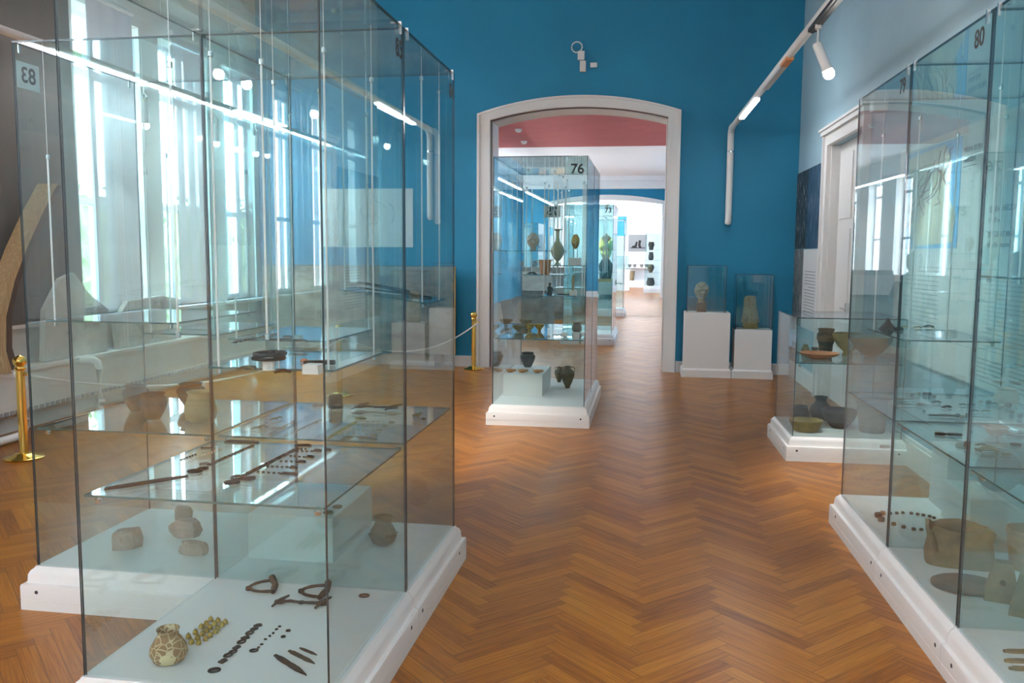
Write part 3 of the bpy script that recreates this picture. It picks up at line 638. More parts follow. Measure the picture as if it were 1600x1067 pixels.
ART=[
('bell',-1.749,2.95,0.201,0.021,0.0, 'small gilt bronze bell in the cluster behind the net-patterned pot', 'gilt bells on the white case floor'),
('bell',-1.747,3.004,0.201,0.021,1.3, 'small gilt bronze bell in the cluster behind the net-patterned pot', 'gilt bells on the white case floor'),
('bell',-1.74,3.044,0.201,0.021,2.6, 'small gilt bronze bell in the cluster behind the net-patterned pot', 'gilt bells on the white case floor'),
('bell',-1.742,3.093,0.201,0.021,3.9, 'small gilt bronze bell in the cluster behind the net-patterned pot', 'gilt bells on the white case floor'),
('bell',-1.739,3.127,0.201,0.021,5.2, 'small gilt bronze bell in the cluster behind the net-patterned pot', 'gilt bells on the white case floor'),
('bell',-1.74,3.165,0.201,0.021,6.5, 'small gilt bronze bell in the cluster behind the net-patterned pot', 'gilt bells on the white case floor'),
('bell',-1.711,2.963,0.201,0.021,7.8, 'small gilt bronze bell in the cluster behind the net-patterned pot', 'gilt bells on the white case floor'),
('bell',-1.706,2.999,0.201,0.021,9.1, 'small gilt bronze bell in the cluster behind the net-patterned pot', 'gilt bells on the white case floor'),
('bell',-1.706,3.035,0.201,0.021,10.4, 'small gilt bronze bell in the cluster behind the net-patterned pot', 'gilt bells on the white case floor'),
('bell',-1.705,3.065,0.201,0.021,11.7, 'small gilt bronze bell in the cluster behind the net-patterned pot', 'gilt bells on the white case floor'),
('bell',-1.705,3.095,0.201,0.021,13.0, 'small gilt bronze bell in the cluster behind the net-patterned pot', 'gilt bells on the white case floor'),
('bell',-1.705,3.13,0.201,0.021,14.3, 'small gilt bronze bell in the cluster behind the net-patterned pot', 'gilt bells on the white case floor'),
('bell',-1.706,3.16,0.201,0.021,15.6, 'small gilt bronze bell in the cluster behind the net-patterned pot', 'gilt bells on the white case floor'),
('bell',-1.681,2.962,0.201,0.021,16.9, 'small gilt bronze bell in the cluster behind the net-patterned pot', 'gilt bells on the white case floor'),
('bell',-1.672,2.998,0.201,0.021,18.2, 'small gilt bronze bell in the cluster behind the net-patterned pot', 'gilt bells on the white case floor'),
('bell',-1.669,3.027,0.201,0.021,19.5, 'small gilt bronze bell in the cluster behind the net-patterned pot', 'gilt bells on the white case floor'),
('bell',-1.667,3.064,0.201,0.021,20.8, 'small gilt bronze bell in the cluster behind the net-patterned pot', 'gilt bells on the white case floor'),
('bell',-1.671,3.09,0.201,0.021,22.1, 'small gilt bronze bell in the cluster behind the net-patterned pot', 'gilt bells on the white case floor'),
('bell',-1.671,3.126,0.201,0.021,23.4, 'small gilt bronze bell in the cluster behind the net-patterned pot', 'gilt bells on the white case floor'),
('bell',-1.67,3.151,0.201,0.021,24.7, 'small gilt bronze bell in the cluster behind the net-patterned pot', 'gilt bells on the white case floor'),
('belt_mount',-1.53,3.156,0.201,0.034,0.9, 'dark iron belt fitting in the long row right of the gilt bells', 'iron belt fittings in front of the bells'),
('belt_mount',-1.531,3.125,0.201,0.032,1.1, 'dark iron belt fitting in the long row right of the gilt bells', 'iron belt fittings in front of the bells'),
('belt_buckle',-1.532,3.083,0.201,0.034,1.3, 'dark iron belt fitting in the long row right of the gilt bells', 'iron belt fittings in front of the bells'),
('belt_mount',-1.528,3.041,0.201,0.034,0.9, 'dark iron belt fitting in the long row right of the gilt bells', 'iron belt fittings in front of the bells'),
('belt_buckle',-1.527,3.004,0.201,0.034,1.1, 'dark iron belt fitting in the long row right of the gilt bells', 'iron belt fittings in front of the bells'),
('belt_mount',-1.523,2.96,0.201,0.032,1.3, 'dark iron belt fitting in the long row right of the gilt bells', 'iron belt fittings in front of the bells'),
('belt_buckle',-1.52,2.92,0.201,0.03,0.9, 'dark iron belt fitting in the long row right of the gilt bells', 'iron belt fittings in front of the bells'),
('belt_buckle',-1.524,2.891,0.201,0.034,1.1, 'dark iron belt fitting in the long row right of the gilt bells', 'iron belt fittings in front of the bells'),
('belt_mount',-1.521,2.847,0.201,0.034,1.3, 'dark iron belt fitting in the long row right of the gilt bells', 'iron belt fittings in front of the bells'),
('belt_buckle',-1.516,2.772,0.201,0.04,0.5, 'diamond shaped iron buckle at the near end of the belt fitting row', ''),
('stud',-1.442,3.162,0.201,0.014,0.0, 'tiny dark iron stud in the short row beside the belt fittings', 'tiny iron studs'),
('stud',-1.443,3.135,0.201,0.014,0.7, 'tiny dark iron stud in the short row beside the belt fittings', 'tiny iron studs'),
('stud',-1.441,3.1,0.201,0.014,1.4, 'tiny dark iron stud in the short row beside the belt fittings', 'tiny iron studs'),
('stud',-1.443,3.073,0.201,0.014,2.1, 'tiny dark iron stud in the short row beside the belt fittings', 'tiny iron studs'),
('stud',-1.447,3.043,0.201,0.014,2.8, 'tiny dark iron stud in the short row beside the belt fittings', 'tiny iron studs'),
('stud',-1.442,2.999,0.201,0.014,3.5, 'tiny dark iron stud in the short row beside the belt fittings', 'tiny iron studs'),
('stud',-1.442,2.972,0.201,0.014,4.2, 'tiny dark iron stud in the short row beside the belt fittings', 'tiny iron studs'),
('belt_buckle',-1.447,2.944,0.201,0.03,0.4, 'small oval iron buckle ending the row of tiny studs', ''),
('stud',-1.391,3.129,0.201,0.02,0.3, 'farther of two loose dark studs right of the stud row', ''),
('stud',-1.388,3.075,0.201,0.02,0.3, 'nearer of two loose dark studs right of the stud row', ''),
('blade',-1.266,2.859,0.201,(0.219,0.024), -0.62, 'longest iron knife blade, nearest of the three knives on the case floor', ''),
('blade',-1.25,2.925,0.201,(0.16,0.02), -0.54, 'middle of three rusty iron knives on the case floor', ''),
('blade',-1.243,2.973,0.201,(0.1,0.014), -0.48, 'shortest rusty iron knife, farthest of the three on the case floor', ''),
('stirrup',-1.689,3.518,0.201,(0.137,0.085), 0.45, 'rusty iron stirrup at the left, lying behind the bells', ''),
('stirrup',-1.444,3.514,0.201,(0.136,0.085), 0.12, 'rusty iron stirrup seen behind the front glass edge', ''),
('bridle_bit',-1.442,3.383,0.201,(0.244,0.04), 0.08, 'jointed iron bridle bit lying in front of the two stirrups', ''),
('belt_buckle',-1.209,3.519,0.201,0.042,0.3, 'brown iron buckle alone at the right of the case floor', ''),
('mount_plate',-1.509,3.02,0.853,0.03,1.54, 'small dark iron plate in the diagonal chain on the middle of the large shelf', 'chain of iron plates on the large shelf'),
('mount_plate',-1.508,3.051,0.853,0.03,1.54, 'small dark iron plate in the diagonal chain on the middle of the large shelf', 'chain of iron plates on the large shelf'),
('mount_plate',-1.507,3.082,0.853,0.03,1.54, 'small dark iron plate in the diagonal chain on the middle of the large shelf', 'chain of iron plates on the large shelf'),
('mount_plate',-1.506,3.113,0.853,0.03,1.54, 'small dark iron plate in the diagonal chain on the middle of the large shelf', 'chain of iron plates on the large shelf'),
('mount_plate',-1.505,3.144,0.853,0.03,1.54, 'small dark iron plate in the diagonal chain on the middle of the large shelf', 'chain of iron plates on the large shelf'),
('mount_plate',-1.504,3.175,0.853,0.03,1.54, 'small dark iron plate in the diagonal chain on the middle of the large shelf', 'chain of iron plates on the large shelf'),
('mount_plate',-1.503,3.207,0.853,0.03,1.54, 'small dark iron plate in the diagonal chain on the middle of the large shelf', 'chain of iron plates on the large shelf'),
('mount_plate',-1.502,3.238,0.853,0.03,1.54, 'small dark iron plate in the diagonal chain on the middle of the large shelf', 'chain of iron plates on the large shelf'),
('mount_plate',-1.501,3.269,0.853,0.03,1.54, 'small dark iron plate in the diagonal chain on the middle of the large shelf', 'chain of iron plates on the large shelf'),
('mount_plate',-1.5,3.3,0.853,0.03,1.54, 'small dark iron plate in the diagonal chain on the middle of the large shelf', 'chain of iron plates on the large shelf'),
('mount_plate',-1.499,3.331,0.853,0.03,1.54, 'small dark iron plate in the diagonal chain on the middle of the large shelf', 'chain of iron plates on the large shelf'),
('mount_plate',-1.498,3.362,0.853,0.03,1.54, 'small dark iron plate in the diagonal chain on the middle of the large shelf', 'chain of iron plates on the large shelf'),
('mount_plate',-1.497,3.394,0.853,0.03,1.54, 'small dark iron plate in the diagonal chain on the middle of the large shelf', 'chain of iron plates on the large shelf'),
('mount_plate',-1.496,3.425,0.853,0.03,1.54, 'small dark iron plate in the diagonal chain on the middle of the large shelf', 'chain of iron plates on the large shelf'),
('mount_plate',-1.496,3.456,0.853,0.03,1.54, 'small dark iron plate in the diagonal chain on the middle of the large shelf', 'chain of iron plates on the large shelf'),
('mount_plate',-1.495,3.487,0.853,0.03,1.54, 'small dark iron plate in the diagonal chain on the middle of the large shelf', 'chain of iron plates on the large shelf'),
('belt_buckle',-1.501,2.912,0.853,0.05,0.4, 'oval iron buckle at the near end of the diagonal plate chain', ''),
('belt_buckle',-1.516,2.977,0.853,0.05,1.9, 'round iron ring buckle second from the near end of the plate chain', ''),
('strap_end',-1.473,2.985,0.853,0.05,0.1, 'dark tongue shaped strap end beside the ring buckle', ''),
('strap_end',-1.492,3.549,0.853,(0.075,0.022), 0.19, 'dark iron bar lying past the far end of the plate chain', ''),
('strap_end',-1.35,3.076,0.853,(0.07,0.022), -0.03, 'iron strap end ending the nearest short row of fittings', ''),
('strap_end',-1.374,3.173,0.853,(0.032,0.022), 0.06, 'iron strap end ending the second row of fittings from the front', ''),
('strap_end',-1.379,3.266,0.853,(0.033,0.022), 0.06, 'iron strap end ending the third row of fittings from the front', ''),
('strap_end',-1.379,3.353,0.853,(0.033,0.022), 0.05, 'iron strap end ending the fourth row of fittings from the front', ''),
('strap_end',-1.392,3.467,0.853,(0.036,0.022), -0.01, 'iron strap end ending the farthest row of fittings', ''),
('strap_end',-1.354,3.487,0.853,(0.029,0.022), 0.03, 'thin iron strip at the far right end of the fitting rows', ''),
('stud',-1.482,3.086,0.853,0.012,-0.07, 'tiny dark stud in the short rows branching off the plate chain', 'studs on the large shelf'),
('stud',-1.46,3.084,0.853,0.012,-0.07, 'tiny dark stud in the short rows branching off the plate chain', 'studs on the large shelf'),
('stud',-1.437,3.082,0.853,0.012,-0.07, 'tiny dark stud in the short rows branching off the plate chain', 'studs on the large shelf'),
('stud',-1.415,3.081,0.853,0.012,-0.07, 'tiny dark stud in the short rows branching off the plate chain', 'studs on the large shelf'),
('stud',-1.393,3.079,0.853,0.012,-0.07, 'tiny dark stud in the short rows branching off the plate chain', 'studs on the large shelf'),
('stud',-1.482,3.171,0.853,0.012,0.06, 'tiny dark stud in the short rows branching off the plate chain', 'studs on the large shelf'),
('stud',-1.463,3.172,0.853,0.012,0.06, 'tiny dark stud in the short rows branching off the plate chain', 'studs on the large shelf'),
('stud',-1.443,3.173,0.853,0.012,0.06, 'tiny dark stud in the short rows branching off the plate chain', 'studs on the large shelf'),
('stud',-1.423,3.174,0.853,0.012,0.06, 'tiny dark stud in the short rows branching off the plate chain', 'studs on the large shelf'),
('stud',-1.404,3.176,0.853,0.012,0.06, 'tiny dark stud in the short rows branching off the plate chain', 'studs on the large shelf'),
('stud',-1.467,3.262,0.853,0.012,0.09, 'tiny dark stud in the short rows branching off the plate chain', 'studs on the large shelf'),
('stud',-1.445,3.264,0.853,0.012,0.09, 'tiny dark stud in the short rows branching off the plate chain', 'studs on the large shelf'),
('stud',-1.423,3.266,0.853,0.012,0.09, 'tiny dark stud in the short rows branching off the plate chain', 'studs on the large shelf'),
('stud',-1.402,3.268,0.853,0.012,0.09, 'tiny dark stud in the short rows branching off the plate chain', 'studs on the large shelf'),
('stud',-1.466,3.357,0.853,0.012,-0.1, 'tiny dark stud in the short rows branching off the plate chain', 'studs on the large shelf'),
('stud',-1.446,3.354,0.853,0.012,-0.1, 'tiny dark stud in the short rows branching off the plate chain', 'studs on the large shelf'),
('stud',-1.426,3.352,0.853,0.012,-0.1, 'tiny dark stud in the short rows branching off the plate chain', 'studs on the large shelf'),
('stud',-1.405,3.35,0.853,0.012,-0.1, 'tiny dark stud in the short rows branching off the plate chain', 'studs on the large shelf'),
('stud',-1.492,3.48,0.853,0.012,0.19, 'tiny dark stud in the short rows branching off the plate chain', 'studs on the large shelf'),
('stud',-1.473,3.484,0.853,0.012,0.19, 'tiny dark stud in the short rows branching off the plate chain', 'studs on the large shelf'),
('stud',-1.455,3.487,0.853,0.012,0.19, 'tiny dark stud in the short rows branching off the plate chain', 'studs on the large shelf'),
('stud',-1.475,3.448,0.853,0.012,0.08, 'tiny dark stud in the short rows branching off the plate chain', 'studs on the large shelf'),
('stud',-1.454,3.449,0.853,0.012,0.08, 'tiny dark stud in the short rows branching off the plate chain', 'studs on the large shelf'),
('stud',-1.434,3.451,0.853,0.012,0.08, 'tiny dark stud in the short rows branching off the plate chain', 'studs on the large shelf'),
('stud',-1.413,3.452,0.853,0.012,0.08, 'tiny dark stud in the short rows branching off the plate chain', 'studs on the large shelf'),
('sword',-1.804,2.858,0.853,(0.298,0.03), 0.85, 'long thin iron sword at the front left of the large shelf', ''),
('strap_end',-1.786,3.569,0.853,(0.159,0.03), 0.03, 'long flat iron bar at the back left of the large shelf', ''),
('mount_plate',-1.721,3.16,0.853,0.024,1.53, 'small iron plate in the left chain behind the long sword', 'left chain of iron plates'),
('mount_plate',-1.72,3.192,0.853,0.024,1.53, 'small iron plate in the left chain behind the long sword', 'left chain of iron plates'),
('mount_plate',-1.719,3.223,0.853,0.024,1.53, 'small iron plate in the left chain behind the long sword', 'left chain of iron plates'),
('mount_plate',-1.718,3.254,0.853,0.024,1.53, 'small iron plate in the left chain behind the long sword', 'left chain of iron plates'),
('mount_plate',-1.717,3.285,0.853,0.024,1.53, 'small iron plate in the left chain behind the long sword', 'left chain of iron plates'),
('mount_plate',-1.715,3.317,0.853,0.024,1.53, 'small iron plate in the left chain behind the long sword', 'left chain of iron plates'),
('mount_plate',-1.714,3.348,0.853,0.024,1.53, 'small iron plate in the left chain behind the long sword', 'left chain of iron plates'),
('mount_plate',-1.713,3.379,0.853,0.024,1.53, 'small iron plate in the left chain behind the long sword', 'left chain of iron plates'),
('mount_plate',-1.712,3.411,0.853,0.024,1.53, 'small iron plate in the left chain behind the long sword', 'left chain of iron plates'),
('mount_plate',-1.711,3.442,0.853,0.024,1.53, 'small iron plate in the left chain behind the long sword', 'left chain of iron plates'),
('mount_plate',-1.71,3.473,0.853,0.024,1.53, 'small iron plate in the left chain behind the long sword', 'left chain of iron plates'),
('mount_plate',-1.709,3.504,0.853,0.024,1.53, 'small iron plate in the left chain behind the long sword', 'left chain of iron plates'),
('belt_buckle',-1.719,3.04,0.853,0.05,0.3, 'iron buckle just beyond the tip of the long sword', ''),
('belt_buckle',-1.712,3.087,0.853,0.04,1.0, 'iron loop buckle right of the buckle near the sword tip', ''),
('belt_buckle',-1.746,3.16,0.853,0.035,1.0, 'grey loop buckle at the near end of the left plate chain', ''),
('stud',-1.873,3.21,0.853,0.014,1.47, 'tiny iron fitting in the short row left of the left plate chain', 'iron fittings in a short slanted row'),
('stud',-1.872,3.229,0.853,0.014,1.47, 'tiny iron fitting in the short row left of the left plate chain', 'iron fittings in a short slanted row'),
('stud',-1.87,3.248,0.853,0.014,1.47, 'tiny iron fitting in the short row left of the left plate chain', 'iron fittings in a short slanted row'),
('stud',-1.868,3.267,0.853,0.014,1.47, 'tiny iron fitting in the short row left of the left plate chain', 'iron fittings in a short slanted row'),
('stud',-1.866,3.287,0.853,0.014,1.47, 'tiny iron fitting in the short row left of the left plate chain', 'iron fittings in a short slanted row'),
('stud',-1.864,3.306,0.853,0.014,1.47, 'tiny iron fitting in the short row left of the left plate chain', 'iron fittings in a short slanted row'),
('stud',-1.826,3.291,0.853,0.013,1.46, 'tiny pale fitting in the thin row beside the left plate chain', 'thin row of pale fittings'),
('stud',-1.824,3.314,0.853,0.013,1.46, 'tiny pale fitting in the thin row beside the left plate chain', 'thin row of pale fittings'),
('stud',-1.821,3.336,0.853,0.013,1.46, 'tiny pale fitting in the thin row beside the left plate chain', 'thin row of pale fittings'),
('stud',-1.818,3.358,0.853,0.013,1.46, 'tiny pale fitting in the thin row beside the left plate chain', 'thin row of pale fittings'),
('stud',-1.816,3.381,0.853,0.013,1.46, 'tiny pale fitting in the thin row beside the left plate chain', 'thin row of pale fittings'),
('stud',-1.813,3.403,0.853,0.013,1.46, 'tiny pale fitting in the thin row beside the left plate chain', 'thin row of pale fittings'),
('stud',-1.811,3.425,0.853,0.013,1.46, 'tiny pale fitting in the thin row beside the left plate chain', 'thin row of pale fittings'),
('stud',-1.899,3.425,0.853,0.013,0.25, 'tiny iron fitting in the short level row at the left back of the shelf', 'short level row of fittings'),
('stud',-1.887,3.428,0.853,0.013,0.25, 'tiny iron fitting in the short level row at the left back of the shelf', 'short level row of fittings'),
('stud',-1.875,3.431,0.853,0.013,0.25, 'tiny iron fitting in the short level row at the left back of the shelf', 'short level row of fittings'),
('stud',-1.863,3.434,0.853,0.013,0.25, 'tiny iron fitting in the short level row at the left back of the shelf', 'short level row of fittings'),
('bridle_bit',-1.432,4.397,0.868,(0.243,0.05), -0.02, 'jointed iron bridle bit at the back of the rear large shelf', ''),
('gold_plate',-1.418,3.646,0.868,0.022,1.58, 'small gilt plate in the diagonal chain on the rear large shelf', 'chain of gilt plates'),
('gold_plate',-1.419,3.678,0.868,0.022,1.58, 'small gilt plate in the diagonal chain on the rear large shelf', 'chain of gilt plates'),
('gold_plate',-1.419,3.71,0.868,0.022,1.58, 'small gilt plate in the diagonal chain on the rear large shelf', 'chain of gilt plates'),
('gold_plate',-1.419,3.741,0.868,0.022,1.58, 'small gilt plate in the diagonal chain on the rear large shelf', 'chain of gilt plates'),
('gold_plate',-1.419,3.773,0.868,0.022,1.58, 'small gilt plate in the diagonal chain on the rear large shelf', 'chain of gilt plates'),
('gold_plate',-1.419,3.805,0.868,0.022,1.58, 'small gilt plate in the diagonal chain on the rear large shelf', 'chain of gilt plates'),
('gold_plate',-1.42,3.837,0.868,0.022,1.58, 'small gilt plate in the diagonal chain on the rear large shelf', 'chain of gilt plates'),
('gold_plate',-1.42,3.869,0.868,0.022,1.58, 'small gilt plate in the diagonal chain on the rear large shelf', 'chain of gilt plates'),
('gold_plate',-1.42,3.901,0.868,0.022,1.58, 'small gilt plate in the diagonal chain on the rear large shelf', 'chain of gilt plates'),
('gold_plate',-1.42,3.933,0.868,0.022,1.58, 'small gilt plate in the diagonal chain on the rear large shelf', 'chain of gilt plates'),
('gold_plate',-1.42,3.965,0.868,0.022,1.58, 'small gilt plate in the diagonal chain on the rear large shelf', 'chain of gilt plates'),
('gold_plate',-1.421,3.997,0.868,0.022,1.58, 'small gilt plate in the diagonal chain on the rear large shelf', 'chain of gilt plates'),
('gold_plate',-1.421,4.029,0.868,0.022,1.58, 'small gilt plate in the diagonal chain on the rear large shelf', 'chain of gilt plates'),
('strap_end',-1.424,4.123,0.868,(0.058,0.03), 0.11, 'gilt pierced strap end beyond the chain of gilt plates', ''),
('square_mount',-1.245,4.059,0.868,0.028,0.1, 'farthest of four square bronze mounts on the rear large shelf', ''),
('square_mount',-1.25,3.969,0.868,0.028,0.1, 'second farthest of four square bronze mounts on the rear large shelf', ''),
('square_mount',-1.247,3.863,0.868,0.028,0.1, 'second nearest of four square bronze mounts on the rear large shelf', ''),
('square_mount',-1.238,3.757,0.868,0.028,0.1, 'nearest of four square bronze mounts on the rear large shelf', ''),
('strap_end',-1.275,3.682,0.868,(0.172,0.016), -0.15, 'thin bronze strip in front of the square bronze mounts', ''),
('stud',-1.389,3.758,0.868,0.011,0.02, 'tiny bronze stud in the rows beside the square mounts', 'studs on the rear large shelf'),
('stud',-1.361,3.759,0.868,0.011,0.02, 'tiny bronze stud in the rows beside the square mounts', 'studs on the rear large shelf'),
('stud',-1.333,3.759,0.868,0.011,0.02, 'tiny bronze stud in the rows beside the square mounts', 'studs on the rear large shelf'),
('stud',-1.304,3.76,0.868,0.011,0.02, 'tiny bronze stud in the rows beside the square mounts', 'studs on the rear large shelf'),
('stud',-1.276,3.76,0.868,0.011,0.02, 'tiny bronze stud in the rows beside the square mounts', 'studs on the rear large shelf'),
('stud',-1.368,3.848,0.868,0.011,0.04, 'tiny bronze stud in the rows beside the square mounts', 'studs on the rear large shelf'),
('stud',-1.344,3.849,0.868,0.011,0.04, 'tiny bronze stud in the rows beside the square mounts', 'studs on the rear large shelf'),
('stud',-1.32,3.85,0.868,0.011,0.04, 'tiny bronze stud in the rows beside the square mounts', 'studs on the rear large shelf'),
('stud',-1.297,3.851,0.868,0.011,0.04, 'tiny bronze stud in the rows beside the square mounts', 'studs on the rear large shelf'),
('stud',-1.273,3.852,0.868,0.011,0.04, 'tiny bronze stud in the rows beside the square mounts', 'studs on the rear large shelf'),
('stud',-1.383,3.958,0.868,0.011,0.04, 'tiny bronze stud in the rows beside the square mounts', 'studs on the rear large shelf'),
('stud',-1.358,3.959,0.868,0.011,0.04, 'tiny bronze stud in the rows beside the square mounts', 'studs on the rear large shelf'),
('stud',-1.333,3.96,0.868,0.011,0.04, 'tiny bronze stud in the rows beside the square mounts', 'studs on the rear large shelf'),
('stud',-1.308,3.961,0.868,0.011,0.04, 'tiny bronze stud in the rows beside the square mounts', 'studs on the rear large shelf'),
('stud',-1.283,3.962,0.868,0.011,0.04, 'tiny bronze stud in the rows beside the square mounts', 'studs on the rear large shelf'),
('stud',-1.363,4.051,0.868,0.011,0.05, 'tiny bronze stud in the rows beside the square mounts', 'studs on the rear large shelf'),
('stud',-1.337,4.053,0.868,0.011,0.05, 'tiny bronze stud in the rows beside the square mounts', 'studs on the rear large shelf'),
('stud',-1.311,4.054,0.868,0.011,0.05, 'tiny bronze stud in the rows beside the square mounts', 'studs on the rear large shelf'),
('stud',-1.285,4.055,0.868,0.011,0.05, 'tiny bronze stud in the rows beside the square mounts', 'studs on the rear large shelf'),
('stud',-1.334,3.619,0.868,0.026,0, 'dark bronze knob at the front edge of the rear large shelf', ''),
('horse_figurine',-1.148,4.18,0.868,0.05,0.2, 'small bronze animal figurine at the right of the rear large shelf', ''),
('stud',-1.11,4.164,0.868,0.024,0.3, 'brown bronze knob right of the animal figurine', ''),
('stone_block',-1.658,4.392,0.868,0.09,0.4, 'dark grey stone block at the back of the rear large shelf', ''),
('brooch',-1.817,3.783,0.868,0.05,0.0, 'dark bronze brooch at the left back of the rear large shelf', 'brooches on the rear large shelf'),
('brooch',-1.806,3.82,0.868,0.05,0.3, 'dark bronze brooch at the left back of the rear large shelf', 'brooches on the rear large shelf'),
('brooch',-1.728,3.791,0.868,0.05,0.6, 'dark bronze brooch at the left back of the rear large shelf', 'brooches on the rear large shelf'),
('brooch',-1.836,4.003,0.868,0.05,0.9, 'dark bronze brooch at the left back of the rear large shelf', 'brooches on the rear large shelf'),
('brooch',-1.826,4.038,0.868,0.05,1.2, 'dark bronze brooch at the left back of the rear large shelf', 'brooches on the rear large shelf'),
('mount_plate',-1.708,3.695,0.868,0.022,1.64, 'grey iron plate in the dim chain on the rear large shelf', 'dim chain of iron plates'),
('mount_plate',-1.711,3.735,0.868,0.022,1.64, 'grey iron plate in the dim chain on the rear large shelf', 'dim chain of iron plates'),
('mount_plate',-1.714,3.775,0.868,0.022,1.64, 'grey iron plate in the dim chain on the rear large shelf', 'dim chain of iron plates'),
('mount_plate',-1.716,3.815,0.868,0.022,1.64, 'grey iron plate in the dim chain on the rear large shelf', 'dim chain of iron plates'),
('mount_plate',-1.719,3.855,0.868,0.022,1.64, 'grey iron plate in the dim chain on the rear large shelf', 'dim chain of iron plates'),
('mount_plate',-1.722,3.895,0.868,0.022,1.64, 'grey iron plate in the dim chain on the rear large shelf', 'dim chain of iron plates'),
('mount_plate',-1.724,3.935,0.868,0.022,1.64, 'grey iron plate in the dim chain on the rear large shelf', 'dim chain of iron plates'),
('mount_plate',-1.727,3.976,0.868,0.022,1.64, 'grey iron plate in the dim chain on the rear large shelf', 'dim chain of iron plates'),
('mount_plate',-1.625,3.655,0.868,0.018,1.53, 'grey iron plate in the farther dim chain on the rear large shelf', 'farther dim chain of iron plates'),
('mount_plate',-1.623,3.691,0.868,0.018,1.53, 'grey iron plate in the farther dim chain on the rear large shelf', 'farther dim chain of iron plates'),
('mount_plate',-1.622,3.727,0.868,0.018,1.53, 'grey iron plate in the farther dim chain on the rear large shelf', 'farther dim chain of iron plates'),
('mount_plate',-1.62,3.762,0.868,0.018,1.53, 'grey iron plate in the farther dim chain on the rear large shelf', 'farther dim chain of iron plates'),
('mount_plate',-1.619,3.798,0.868,0.018,1.53, 'grey iron plate in the farther dim chain on the rear large shelf', 'farther dim chain of iron plates'),
('mount_plate',-1.617,3.834,0.868,0.018,1.53, 'grey iron plate in the farther dim chain on the rear large shelf', 'farther dim chain of iron plates'),
('mount_plate',-1.616,3.869,0.868,0.018,1.53, 'grey iron plate in the farther dim chain on the rear large shelf', 'farther dim chain of iron plates'),
('mount_plate',-1.614,3.905,0.868,0.018,1.53, 'grey iron plate in the farther dim chain on the rear large shelf', 'farther dim chain of iron plates'),
('mount_plate',-1.613,3.941,0.868,0.018,1.53, 'grey iron plate in the farther dim chain on the rear large shelf', 'farther dim chain of iron plates'),
('mount_plate',-1.611,3.976,0.868,0.018,1.53, 'grey iron plate in the farther dim chain on the rear large shelf', 'farther dim chain of iron plates'),
('mount_plate',-1.61,4.012,0.868,0.018,1.53, 'grey iron plate in the farther dim chain on the rear large shelf', 'farther dim chain of iron plates'),
('mount_plate',-1.608,4.047,0.868,0.018,1.53, 'grey iron plate in the farther dim chain on the rear large shelf', 'farther dim chain of iron plates'),
('blade',-1.771,4.428,0.868,(0.057,0.03), 0.2, 'grey iron blade at the far back of the rear large shelf', ''),
('mount_plate',-1.789,3.533,1.303,0.026,1.55, 'dark plate in the belt chain on the small hanging shelf', 'belt chain on the hanging shelf'),
('mount_plate',-1.788,3.573,1.303,0.026,1.55, 'dark plate in the belt chain on the small hanging shelf', 'belt chain on the hanging shelf'),
('mount_plate',-1.787,3.614,1.303,0.026,1.55, 'dark plate in the belt chain on the small hanging shelf', 'belt chain on the hanging shelf'),
('mount_plate',-1.787,3.654,1.303,0.026,1.55, 'dark plate in the belt chain on the small hanging shelf', 'belt chain on the hanging shelf'),
('mount_plate',-1.786,3.695,1.303,0.026,1.55, 'dark plate in the belt chain on the small hanging shelf', 'belt chain on the hanging shelf'),
('mount_plate',-1.785,3.735,1.303,0.026,1.55, 'dark plate in the belt chain on the small hanging shelf', 'belt chain on the hanging shelf'),
('mount_plate',-1.784,3.776,1.303,0.026,1.55, 'dark plate in the belt chain on the small hanging shelf', 'belt chain on the hanging shelf'),
('mount_plate',-1.783,3.816,1.303,0.026,1.55, 'dark plate in the belt chain on the small hanging shelf', 'belt chain on the hanging shelf'),
('mount_plate',-1.782,3.857,1.303,0.026,1.55, 'dark plate in the belt chain on the small hanging shelf', 'belt chain on the hanging shelf'),
('mount_plate',-1.781,3.897,1.303,0.026,1.55, 'dark plate in the belt chain on the small hanging shelf', 'belt chain on the hanging shelf'),
('mount_plate',-1.78,3.938,1.303,0.026,1.55, 'dark plate in the belt chain on the small hanging shelf', 'belt chain on the hanging shelf'),
('mount_plate',-1.783,3.62,1.303,0.03,0.23, 'dark iron plate beside the belt chain on the hanging shelf', 'plates beside the hanging shelf belt chain'),
('mount_plate',-1.77,3.623,1.303,0.03,0.23, 'dark iron plate beside the belt chain on the hanging shelf', 'plates beside the hanging shelf belt chain'),
('mount_plate',-1.758,3.626,1.303,0.03,0.23, 'dark iron plate beside the belt chain on the hanging shelf', 'plates beside the hanging shelf belt chain'),
('mount_plate',-1.746,3.629,1.303,0.03,0.23, 'dark iron plate beside the belt chain on the hanging shelf', 'plates beside the hanging shelf belt chain'),
('blade',-1.645,3.661,1.303,(0.121,0.04), 0.08, 'dark iron knife lying at the front of the small hanging shelf', ''),
('strap_end',-1.546,3.666,1.303,(0.069,0.016), -0.03, 'thin dark iron rod right of the knife on the hanging shelf', ''),
('strap_end',-1.672,3.82,1.303,(0.045,0.02), -0.2, 'short dark bar behind the knife on the hanging shelf', ''),
('white_cube',-1.596,3.771,1.303,0.03,0, 'small white cube holder at the right of the hanging shelf', ''),
('brooch',-1.43,2.899,1.277,0.06,0.1, 'bronze bow brooch at the left of the bracelet stand', ''),
('brooch',-1.422,2.919,1.277,0.05,1.0, 'grey bronze brooch next to the bow brooch by the bracelet stand', ''),
('brooch',-1.266,2.844,1.277,0.06,0.4, 'dark brooch right of the bracelet stand', ''),
('cylinder_stand',-1.35,2.916,1.277,0.045,0, 'white round stand carrying two dark bracelets', ''),
('stud',-1.319,3.164,1.277,0.03,0, 'reddish brown knob at the back right of the bracelet shelf', ''),
